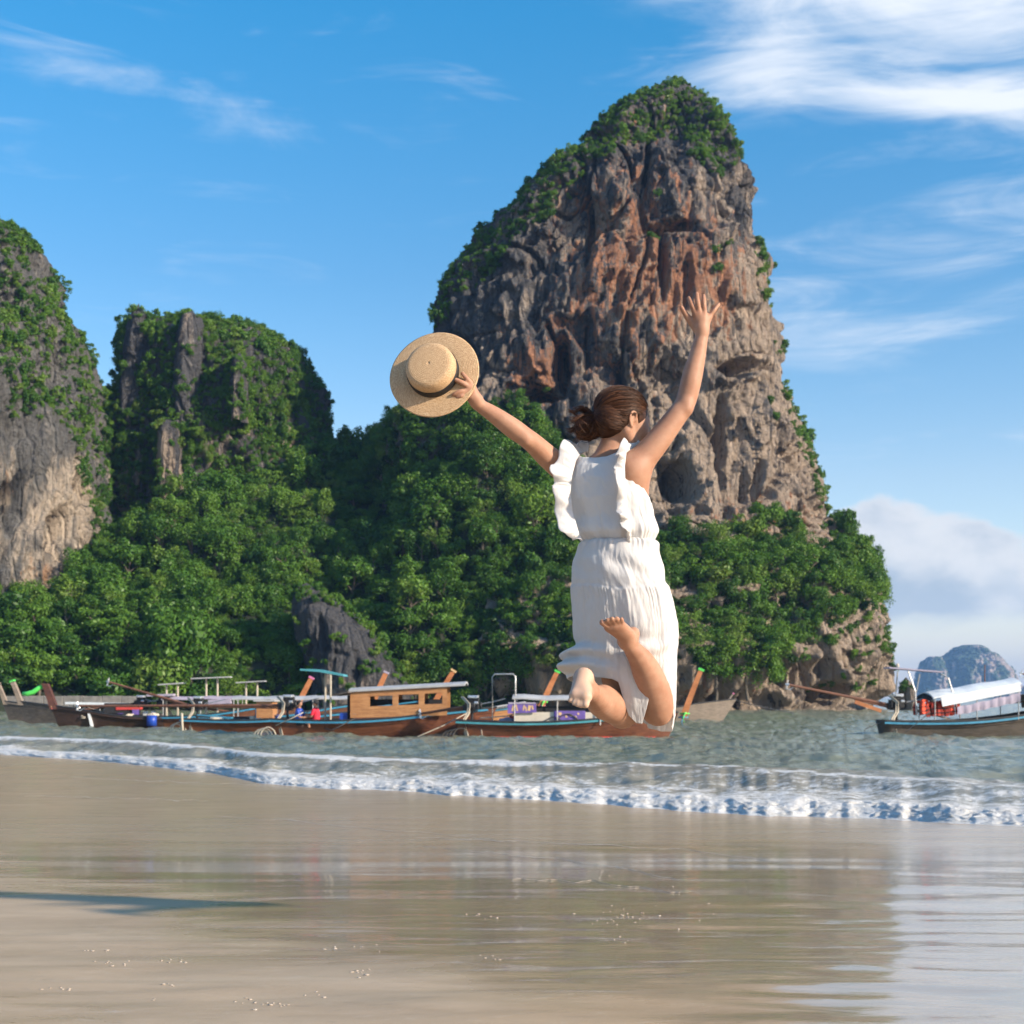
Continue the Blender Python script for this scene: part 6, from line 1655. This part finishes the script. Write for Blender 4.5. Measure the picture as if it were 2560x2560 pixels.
# --- the boat with the orange wooden cabin
Bt, o_ = place_boat('longtail_boat', 'dark red long-tail boat with blue stripe and an orange plank cabin', 8.0, 690, 0, 55.0, m_hull=M_hull_red, m_stripe=M_blue, f0=0.70, f1=1.15, yaw=R(-3), beam=1.5)
engine(Bt, (0.45, 0, 0.95), (-8.3, 1.4, 1.18), M_iron)
cab = empty('cabin', (0, 0, 0), 0, Bt)
x0, x1 = 3.0, 6.7
def cz(x): return 0.74 + 0.10 * (x - x0) / (x1 - x0)
def ct(x): return 1.72 + 0.20 * (x - x0) / (x1 - x0)
for sgn in (-1, 1):
    y_ = sgn * 0.62
    for k, (f_a, f_b) in enumerate(((0.0, 0.14), (0.145, 0.28), (0.285, 0.42), (0.80, 0.90), (0.905, 1.0))):    # planks below and above the windows
        V = [(x, y_ + s * 0.02, cz(x) + (ct(x) - cz(x)) * f) for x in (x0, x1) for f in (f_a, f_b) for s in (-1, 1)]
        MB().add(V, [(0, 1, 3, 2), (4, 6, 7, 5), (0, 4, 5, 1), (2, 3, 7, 6), (0, 2, 6, 4), (1, 5, 7, 3)]).build('plank', M_plank, cab)
    for xa, xb in ((3.0, 3.75), (4.62, 4.84), (5.62, 5.84), (6.52, 6.7)):                                       # pillars between the windows
        V = [(x, y_ + s * 0.026, cz(x) + (ct(x) - cz(x)) * f) for x in (xa, xb) for f in (0.40, 0.82) for s in (-1, 1)]
        MB().add(V, [(0, 1, 3, 2), (4, 6, 7, 5), (0, 4, 5, 1), (2, 3, 7, 6), (0, 2, 6, 4), (1, 5, 7, 3)]).build('pillar', M_plank, cab)
    MB().bar((x0 + 0.75, y_ - 0.03 * sgn, cz(4.2) + 0.36), (x1 - 1.0, y_ - 0.03 * sgn, cz(6) + 0.56), 0.03, 0.05).build('handrail', M_blue, cab)
for k, x in enumerate(np.linspace(x0 - 0.05, x1 - 0.05, 6)):                                                    # roof boards
    nn = 7; V = []
    for xx in (x, x + (x1 - x0) / 5 * 0.985 + 0.02):
        for zz in (0, 0.07):
            for j in range(nn):
                u = -1 + 2 * j / (nn - 1); V.append((xx, u * 0.74, ct(xx) + 0.01 + zz + 0.10 * (1 - u * u)))
    F = [(j, j + 1, 2 * nn + j + 1, 2 * nn + j) for j in range(nn - 1)] + [(nn + j, 3 * nn + j, 3 * nn + j + 1, nn + j + 1) for j in range(nn - 1)] + [tuple(range(nn)) + tuple(range(2 * nn - 1, nn - 1, -1)), tuple(range(2 * nn, 3 * nn)) + tuple(range(4 * nn - 1, 3 * nn - 1, -1)),
        (0, nn, 3 * nn, 2 * nn), (nn - 1, 3 * nn - 1, 4 * nn - 1, 2 * nn - 1)]
    MB().add(V, F).build('roof_board', M_grey, cab)
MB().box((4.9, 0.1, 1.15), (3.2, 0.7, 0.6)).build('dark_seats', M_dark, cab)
MB().bar((2.45, -0.5, 1.60), (3.1, -0.6, 1.72), 1.2, 0.05).build('porch_roof', M_hull_old, cab)
MB().box((2.9, 0.0, 1.15), (0.06, 1.1, 0.9)).build('doorway_shade_panel', M_dark, cab)  # solid near-black panel, the doorway's inner shade put into its colour
# awning frame near the stern
aw = MB(); aw.prism([(1.05, 2.62), (1.75, 2.60), (2.70, 2.40), (2.72, 2.33), (1.75, 2.50), (1.05, 2.55)], 'y', -0.55, 0.45); aw.build('sun_roof', M_teal, Bt)
for x, y_, z in ((2.22, -0.5, 2.42), (1.85, 0.4, 2.45)):
    MB().tube([(x, y_, 0.35), (x, y_, z)], 0.040, 7).build('roof_post', M_rope, Bt)
loops(Bt, (-0.5, -0.3, 0.0), 3, M_rope)
rope([(0.1, -0.5, 0.45), (0.75, -0.7, 0.72), (1.2, -0.7, 0.95)], 0.02, parent=Bt)
rope([(5.6, -2.2, 0.0), (6.6, -1.4, 0.45), (7.6, -0.6, 1.0)], 0.018, parent=Bt)
rope([(3.2, -0.9, 0.72), (2.4, -1.2, 0.28), (2.1, -1.15, 0.36)], 0.02, M_dkrail, parent=Bt)
MB().box((2.75, -0.35, 0.75), (0.35, 0.3, 0.35)).build('blue_crate', M_barrel, Bt)

# --- the shorter red boat left of it
B0, o_ = place_boat('longtail_boat', 'small red-brown long-tail boat with bright blue stripe left of the cabin boat', 7.4, 462, 0, 61.0, m_hull=M_hull_red, m_stripe=M_blue, f0=0.62, f1=0.95, yaw=R(-3))
engine(B0, (0.55, 0, 0.90), (-3.6, 0.8, 2.2), M_iron)
MB().tube([(3.05, -0.35, 0.40), (3.05, -0.35, 0.72)], 0.15, 12).build('cream_bucket', M_cream, B0)
MB().bar((0.7, -0.45, 0.78), (2.2, -0.55, 0.66), 0.30, 0.05).build('blue_board', M_blue, B0)
MB().box((3.6, -0.2, 1.0), (0.7, 0.9, 0.7)).build('plank_cabin', M_plank, B0)
MB().box((3.6, -0.2, 1.38), (0.9, 1.1, 0.06)).build('cabin_roof', M_grey, B0)
for x in (3.25, 3.40): MB().box((x, -0.6, 0.8), (0.09, 0.04, 0.5)).build('blue_board', M_blue, B0)
loops(B0, (-0.3, -0.25, 0.1), 2, M_rope)
MB().tube([(0.0, -0.45, 0.85), (0.05, -0.55, 0.3), (0.1, -0.55, -0.1)], 0.05, 7).build('cooling_hose', M_rope, B0)

# --- right-hand boat with the life vests
Fb, o_ = place_boat('longtail_boat', 'weathered long-tail boat at the right edge with white tarp and red life vests', 9.2, 2208, 0, 53.0, m_hull=M_hull_old, m_stripe=M_blue, f0=0.66, f1=1.75, yaw=R(5), beam=1.55)
engine(Fb, (0.50, 0, 0.98), (-3.55, 0.3, 2.0), M_iron)
MB().bar((-0.1, -0.06, 1.02), (-1.05, 0.10, 1.36), 0.10, 0.13).build('shaft_guard', M_prow, Fb)
tp = canopy(Fb, 1.6, 4.95, 1.7, 1.52, 2.05, M_white, 3, 0.20, 0.7)
MB().bar((1.9, -0.87, 1.35), (4.9, -0.87, 1.92), 0.03, 0.34).build('tarp_valance', M_white, tp)
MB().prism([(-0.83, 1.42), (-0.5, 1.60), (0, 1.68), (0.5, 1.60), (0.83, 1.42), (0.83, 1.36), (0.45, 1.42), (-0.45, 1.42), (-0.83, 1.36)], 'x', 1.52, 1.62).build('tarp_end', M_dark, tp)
sol = MB().bar((0.05, -0.2, 2.62), (2.05, -0.35, 2.46), 0.75, 0.05).build('roof_panel', M_lilac, Fb)
for pts in ([(0.75, -0.55, 2.50), (1.0, -0.6, 1.75), (1.05, -0.6, 0.85)], [(2.0, -0.55, 2.40), (2.25, -0.62, 2.25), (2.55, -0.68, 1.2)], [(1.55, 0.4, 2.40), (1.45, 0.5, 1.7)], [(0.7, 0.4, 2.5), (0.6, 0.5, 0.8)]):
    MB().tube(pts, 0.028, 7).build('frame_pipe', M_pipe, Fb)
MB().tube([(0.45, -0.3, 2.65), (0.43, -0.3, 2.78)], [0.07, 0.05], 8).build('lamp', M_rope, sol)
lc_pts = []
for i_ in range(25):
    t = i_ / 24; x = 2.5 + 2.4 * t
    lc_pts += [(x, -0.82 - 0.03 * math.sin(i_ * 1.9), 0.86 + 0.50 * t + 0.015 * math.sin(i_ * 1.1)), (x, -0.86 - 0.045 * math.sin(i_ * 1.9 + 0.5), 1.02 + 0.51 * t), (x, -0.82 - 0.02 * math.sin(i_ * 2.3), 1.16 + 0.52 * t + 0.02 * math.sin(i_ * 0.9))]
MB().add(lc_pts, [(i_ * 3 + k, i_ * 3 + k + 1, i_ * 3 + k + 4, i_ * 3 + k + 3) for i_ in range(24) for k in range(2)]).build('lilac_side_cloth', M_lilac, Fb, smooth=True)
MB().bar((1.1, -0.55, 1.05), (2.3, -0.62, 0.72), 0.06, 0.06).build('boom', M_hull_pale, Fb)
rope([(-0.6, -0.6, 0.02), (0.4, -0.9, 0.15), (1.0, -0.85, 0.60), (1.5, -0.8, 1.0)], 0.016, M_dkrail, parent=Fb)
rope([(-0.2, -0.3, 0.6), (-0.9, -0.6, 0.35), (-0.95, -0.7, 0.25)], 0.014, M_dkrail, parent=Fb)
MB().box((6.6, 0, 1.55), (2.2, 0.9, 0.5), (0, R(-9), 0)).build('foredeck_box', M_hull_old, Fb)
MB().tube([(4.0, 0.2, 2.1), (4.0, 0.2, 2.75)], 0.02, 6).build('short_mast', M_rust, Fb)
# life vests hanging along the rail under the tarp: each one its own thing
rv = random.Random(4)
def vest_mesh():
    mb = MB()
    for sg in (-1, 1):
        prof = [(sg * 0.03, 0.0), (sg * 0.19, 0.02), (sg * 0.20, 0.30), (sg * 0.15, 0.46), (sg * 0.08, 0.50), (sg * 0.04, 0.34)]
        mb.prism(prof, 'y', -0.05, 0.05)
    mb.prism([(-0.15, 0.45), (0.15, 0.45), (0.12, 0.54), (-0.12, 0.54)], 'y', 0.01, 0.07)
    return mb
vm = vest_mesh().build('body', M_oran, None, bevel=0.012); vdata = vm.data; bpy.data.objects.remove(vm)
vm = MB().box((0, -0.057, 0.12), (0.40, 0.012, 0.035)).box((0, -0.057, 0.28), (0.40, 0.012, 0.035)).build('strap', M_dark, None); sdata = vm.data; bpy.data.objects.remove(vm)
vdata2 = vdata.copy(); vdata2.materials.clear(); vdata2.materials.append(M_vest2)
fm = Fb.matrix_basis
n_v = 0
for row, (y_, zc_, mats_) in enumerate(((-0.30, 0.86, (1, 1, 1, 1, 0, 1)), (-0.66, 0.84, (0, 1, 1, 1, 0, 0)))):
    for k in range(6):
        x = 1.25 + 0.235 * k + rv.uniform(-0.03, 0.03) + 0.1 * row
        loc = Matrix.Translation(Fb.location) @ Matrix.Rotation(Fb.rotation_euler.z, 4, 'Z') @ Vector((x, y_ + rv.uniform(-0.04, 0.04), zc_ + rv.uniform(-0.05, 0.08)))
        v_ = empty('life_vest', loc, Fb.rotation_euler.z + rv.uniform(-0.5, 0.5))
        v_.rotation_euler.x = rv.uniform(-0.15, 0.15); v_.rotation_euler.y = rv.uniform(-0.18, 0.18)
        bright = not mats_[k]
        bo = bpy.data.objects.new('body', vdata if bright else vdata2); link(bo, v_)
        so_ = bpy.data.objects.new('strap', sdata); link(so_, v_)
        tag(v_, ('bright orange' if bright else 'dull red') + ' life vest under the white tarp, ' + ('near' if row else 'far') + ' row, ' + ('leftmost', 'second from left', 'third from left', 'third from right', 'second from right', 'rightmost')[k], 'life vest', 'life vests under the white tarp')

# --- boat beyond the right edge: only its raised propeller shows
Gb, o_ = place_boat('longtail_boat', 'boat past the right edge showing only its raised propeller', 8.0, 2740, 0, 60.0, m_hull=M_hull_old, m_stripe=M_blue, yaw=R(3))
engine(Gb, (0.5, 0, 0.95), (-3.2, 0.0, 2.55), M_iron, hoses=False)

# --- boat hidden behind the cabin boat, its tall prow standing left of the woman
Db, o_ = place_boat('longtail_boat', 'orange-sided boat whose green-topped prow leans up just left of the woman', 8.2, 820, 0, 58.5, m_hull=M_plank, m_stripe=M_blue, f0=0.66, f1=1.30, yaw=R(1), beam=1.3)
prow(Db, (8.75, 0, 1.10), 1.45, 0.42, M_prow, M_green, 0.30, ((M_pink, 0.04), (M_green, 0.16)))
MB().bar((6.3, -0.62, 0.98), (8.2, -0.25, 1.28), 0.03, 0.05).build('white_rail', M_white, Db)
MB().bar((6.4, -0.60, 1.06), (8.1, -0.28, 1.34), 0.30, 0.05).build('grey_cover', M_grey, Db)

# --- pale boat with its bow beyond the woman's knees
Eb, o_ = place_boat('longtail_boat', 'bleached wooden boat farther out, its pointed bow right of the knees', 8.0, 1490, 0, 92.0, m_hull=M_hull_pale, m_stripe=M_hull_pale, f0=0.7, f1=1.45, stripe=False, stem_rake=1.5)
prow(Eb, (8.6, 0, 1.35), 0.40, 0.5, M_hull_pale, M_pink, 0.14)
rope([(8.8, 0, 1.4), (11.0, 1.5, 0.9), (13.5, 3.5, 0.5)], 0.03, M_dkrail, parent=Eb)

# --- boats behind, only prows and roofs showing
for (nm_lab, wx, Y, L, pl, lean, mp, capm, yaw_) in (
        ('boat behind the cabin roof with an orange prow topped in pale yellow', 590, 62.0, 8.0, 1.55, 0.55, M_prow, M_gold, 0.0),
        ('boat behind the cabin roof with a dark orange prow, left of the yellow-topped one', 500, 66.0, 7.4, 1.55, 0.40, M_prow, M_lilac, 0.0),
        ('boat with a short round-topped orange prow behind the seated people', 330, 70.0, 7.6, 1.35, 0.45, M_prow, M_pink, 0.0)):
    q, o_ = place_boat('longtail_boat', nm_lab, L, wx, 0, Y, m_hull=M_hull, m_stripe=M_blue, f0=0.65, f1=1.35, yaw=yaw_)
    prow(q, (L + 0.55, 0, 1.1), pl, lean, mp, capm, 0.30)
    canopy(q, 1.6, 5.4, 1.3, 1.45, 1.50, M_grey if wx > 400 else M_lilac, 3, 0.12)
    if wx < 400:
        engine(q, (0.4, 0, 0.95), (-2.6, 0.2, 0.9), M_iron, hoses=False)
        for (xa, xb, z) in ((1.4, 2.6, 2.15), (3.0, 4.9, 2.45), (5.2, 6.6, 2.25)):
            MB().bar((xa, -0.2, z), (xb, -0.2, z + 0.08), 0.7, 0.05).build('sun_panel', M_grey, q)
            for xx in ((xa + xb) / 2 - 0.25, (xa + xb) / 2 + 0.3): MB().tube([(xx, -0.2, 0.5), (xx, -0.2, z)], 0.05, 7).build('panel_post', M_rope, q)
        MB().bar((0.9, -0.5, 1.62), (2.2, -0.5, 1.66), 0.5, 0.10).build('lilac_bundle', M_lilac, q)
        MB().bar((3.9, -0.55, 1.30), (5.0, -0.55, 1.34), 0.4, 0.22).build('lilac_bundle', M_lilac, q)
        MB().bar((-0.6, -0.5, 1.0), (0.6, -0.5, 1.02), 0.4, 0.16).build('red_bundle', M_redp, q)

# --- boats on the left, bows to the left
A3, o_ = place_boat('longtail_boat', 'dark boat on the left with a bright green cloth flying from its prow', 6.0, 462, 0, 70.0, head=-1, m_hull=M_hull_dk, m_stripe=M_hull_dk, f0=0.62, f1=1.15, yaw=R(2))
prow(A3, (6.35, 0, 0.95), 1.25, 0.30, M_prow_dk, None, 0.40, ((M_redp, 0.03), (M_gold, 0.10)))
MB().tube([(6.8, 0.0, 2.12), (7.05, 0.05, 2.02), (7.35, 0.05, 1.80), (7.65, 0.05, 1.70), (7.9, 0.0, 1.72)], [0.05, 0.09, 0.10, 0.10, 0.07], 8, flat=1.2).build('green_cloth', M_green, A3, smooth=True)
engine(A3, (1.0, 0, 0.95), (-2.4, -0.2, 0.8), M_iron)
MB().tube([(1.45, 0.75, 0.15), (1.45, 0.75, 0.65)], 0.24, 14).build('blue_barrel', M_barrel, A3, smooth=True)
MB().box((3.2, 0.2, 1.0), (1.2, 0.7, 0.5)).build('covered_goods', M_dark, A3)
MB().bar((4.4, 0.45, 0.10), (4.55, 0.45, 0.75), 0.12, 0.12).build('white_fender', M_white, A3)
A2, o_ = place_boat('longtail_boat', 'old grey-brown boat at the far left with a pale-topped curved prow', 7.6, 405, 0, 79.0, head=-1, m_hull=M_hull_old, m_stripe=M_blue, f0=0.62, f1=1.35, yaw=R(-3), stripe=False)
prow(A2, (7.95, 0, 1.1), 1.30, 0.34, M_hull_pale, M_green, 0.30)
MB().bar((1.4, 0.3, 1.15), (5.2, 0.3, 1.22), 0.9, 0.12).build('white_awning', M_white, A2)
for x in (1.6, 3.3, 5.0):
    for y_ in (0.0, 0.6): MB().tube([(x, y_, 0.4), (x, y_, 1.15)], 0.03, 6).build('post', M_pipe, A2)
MB().bar((1.0, 0.62, 0.72), (2.6, 0.62, 0.75), 0.04, 0.40).build('purple_side_cloth', M_purple, A2)
MB().box((2.2, 0.5, 1.0), (1.6, 0.4, 0.18)).build('lilac_bundle', M_lilac, A2)
A1, o_ = place_boat('longtail_boat', 'boat at the very left edge, its pale prow partly cut by the frame', 7.6, 350, 0, 84.0, head=-1, m_hull=M_hull_old, m_stripe=M_hull_pale, f0=0.62, f1=1.35, yaw=R(-1))
prow(A1, (7.95, 0, 1.1), 1.2, 0.34, M_hull_pale, M_hull_pale, 0.28)
# the row of retaining wall on the left shore
wl = empty('stone_wall', W(140, 1765, 148.0))
tag(wl, 'low grey stone wall along the left shore behind the boats', 'wall')
wm = simple_mat('grey_stone', (0.20, 0.185, 0.165), 0.9, 0.35, 2.0, 0.5)
for k in range(7):
    MB().box((-4.2 + 2.02 * k, 0, 0.45 + 0.03 * (k % 2)), (1.98, 0.8, 1.15)).build('wall_block', wm, wl, bevel=0.04)

# --- seated people in the cabin boat
def seated(name, label, at_, face, shirt, seed):
    r = empty(name, at_, face)
    tag(r, label, 'person', 'people sitting in the cabin boat')
    g = SDF((-0.35, -0.35, -0.10), (0.75, 0.35, 1.0), 0.016)
    g.ell((0.02, 0, 0.80), (0.095, 0.078, 0.115), 0.02); g.cone((0.0, 0, 0.60), (0.01, 0, 0.72), 0.055, 0.05, 0.02)
    g.ell((0.105, 0, 0.785), (0.02, 0.016, 0.02), 0.02)
    for s in (-1, 1):
        g.chain([(0.02, s * 0.20, 0.52), (0.10, s * 0.23, 0.30), (0.33, s * 0.14, 0.28), (0.42, s * 0.10, 0.27)], [0.05, 0.042, 0.034, 0.03], 0.02)
        for q in range(4): g.cone((0.42, s * (0.08 + 0.018 * q), 0.27), (0.49, s * (0.07 + 0.02 * q), 0.255), 0.013, 0.011, 0.004)
        g.cone((0.41, s * 0.085, 0.28), (0.45, s * 0.06, 0.30), 0.013, 0.011, 0.006)
        g.chain([(0.02, s * 0.10, 0.06), (0.40, s * 0.14, 0.10), (0.46, s * 0.14, -0.08)], [0.085, 0.065, 0.05], 0.02)
    g.chain([(0, 0, 0.08), (-0.02, 0, 0.32), (0, 0, 0.52)], [0.14, 0.13, 0.13], 0.04)
    g.mesh('body', M_skin, r)
    c = SDF((-0.35, -0.40, -0.10), (0.55, 0.40, 0.75), 0.016)
    c.chain([(0, 0, 0.10), (-0.02, 0, 0.32), (0, 0, 0.50)], [0.165, 0.155, 0.15], 0.04); c.cone((0.0, -0.16, 0.53), (0.0, 0.16, 0.53), 0.075, 0.075, 0.03)
    for s in (-1, 1): c.cone((0.02, s * 0.20, 0.53), (0.075, s * 0.23, 0.38), 0.068, 0.066, 0.02)
    c.mesh('shirt', shirt, r)
    h = SDF((-0.2, -0.2, 0.6), (0.25, 0.2, 1.05), 0.012)
    h.ell((-0.005, 0, 0.835), (0.105, 0.09, 0.105), 0.02); h.ell((0.10, 0, 0.76), (0.08, 0.12, 0.10), 0.01, op='sub')
    h.mesh('hair', M_dark, r)
    sh = SDF((-0.2, -0.3, -0.1), (0.4, 0.3, 0.25), 0.016)
    for s in (-1, 1): sh.cone((0.0, s * 0.10, 0.06), (0.26, s * 0.135, 0.095), 0.105, 0.085, 0.03)
    sh.mesh('shorts', M_dark, r)
    return r

def clutter(root, seed, x0, x1, z, n=9):
    """odds and ends lying in a boat: coils, jerrycans, bundles, poles"""
    r = random.Random(seed)
    for k in range(n):
        x = r.uniform(x0, x1); y = r.uniform(-0.4, 0.35); kind = k % 4
        if kind == 0:
            MB().tube([(x + 0.13 * math.cos(a), y + 0.13 * math.sin(a), z + 0.02 * a / 2) for a in np.linspace(0, 14, 30)], 0.022, 5).build('rope_coil', M_rope, root, smooth=True)
        elif kind == 1:
            c = MB().box((x, y, z + 0.17), (0.22, 0.16, 0.34)).build('jerrycan', r.choice([M_white, M_barrel, M_redp]), root, bevel=0.03)
            MB().tube([(x - 0.05, y, z + 0.34), (x - 0.05, y, z + 0.39)], 0.03, 8).build('jerrycan_cap', M_dkrail, c)
        elif kind == 2:
            L_ = r.uniform(0.9, 2.2)
            MB().tube([(x - L_ / 2, y, z + 0.25), (x, y + 0.02, z + 0.33), (x + L_ / 2, y, z + r.uniform(0.3, 0.7))], 0.025, 6).build('pole', r.choice([M_rope, M_rust, M_hull_pale]), root)
        else:
            V = []; nn = 8
            for i in range(nn):
                t = i / (nn - 1); rr = 0.14 * math.sin(math.pi * (0.12 + 0.76 * t)) ** 0.6
                V.append(((x - 0.3 + 0.6 * t), rr))
            MB().tube([(vx, y + 0.02 * math.sin(i * 2.0), z + 0.14 + 0.02 * math.cos(i * 1.7)) for i, (vx, _) in enumerate(V)], [q for _, q in V], 9).build('bundle', r.choice([M_lilac, M_pink, M_oran, M_cream, M_blue]), root, smooth=True)
clutter(B0, 1, 1.2, 5.0, 0.45, 10); clutter(A3, 2, 1.4, 5.0, 0.5, 10); clutter(A2, 3, 1.2, 5.5, 0.5, 8); clutter(Bt, 4, 1.0, 2.6, 0.5, 5); clutter(C, 5, 0.9, 2.2, 0.5, 5); clutter(Fb, 6, 5.0, 7.0, 1.0, 6)
bm_ = Matrix.Translation(Bt.location) @ Matrix.Rotation(Bt.rotation_euler.z, 4, 'Z')
seated('person', 'person in a blue shirt sitting near the stern of the cabin boat', bm_ @ Vector((0.98, -0.35, 0.48)), R(-15), M_barrel, 1)
seated('person', 'person in a red shirt bending forward in the cabin boat', bm_ @ Vector((1.62, -0.40, 0.50)), R(170), simple_mat('red_shirt', (0.62, 0.02, 0.05), 0.8, 0.1, 5), 2)

# ------------------------------------------------------------------ sea air: even thin haze round the whole place
hz_ = MB().box((0, 2530, 58.0), (11200, 5240, 136.0)).build('haze', None)
m_hz, nt = mat('sea_haze')
vol = nt.n('ShaderNodeVolumePrincipled')
vol.inputs['Color'].default_value = (0.30, 0.55, 0.95, 1)
vol.inputs['Density'].default_value = 0.00017
vol.inputs['Anisotropy'].default_value = 0.2
om = nt.n('ShaderNodeOutputMaterial'); nt.val(om.inputs['Volume'], vol.outputs[0])
hz_.data.materials.append(m_hz)
tag(hz_, 'thin bluish sea haze softening the far island', 'haze', None, 'stuff')

# trees that would otherwise share a label are told apart by their order from left to right
same = {}
for o in scene.objects:
    if o.parent is None and o.get('category') == 'tree': same.setdefault(o['label'], []).append(o)
for lab, obs in same.items():
    n = len(obs)
    if n < 2: continue
    obs.sort(key=lambda o: o.location.x / o.location.y)
    words = {2: ['left one', 'right one'], 3: ['left one', 'middle one', 'right one']}.get(n) or ['leftmost', 'second from left', 'third from left', 'fourth from left', 'fifth from left', 'sixth from left'][:n - 1] + ['rightmost']
    for o, w_ in zip(obs, words): o['label'] = lab + ', ' + w_
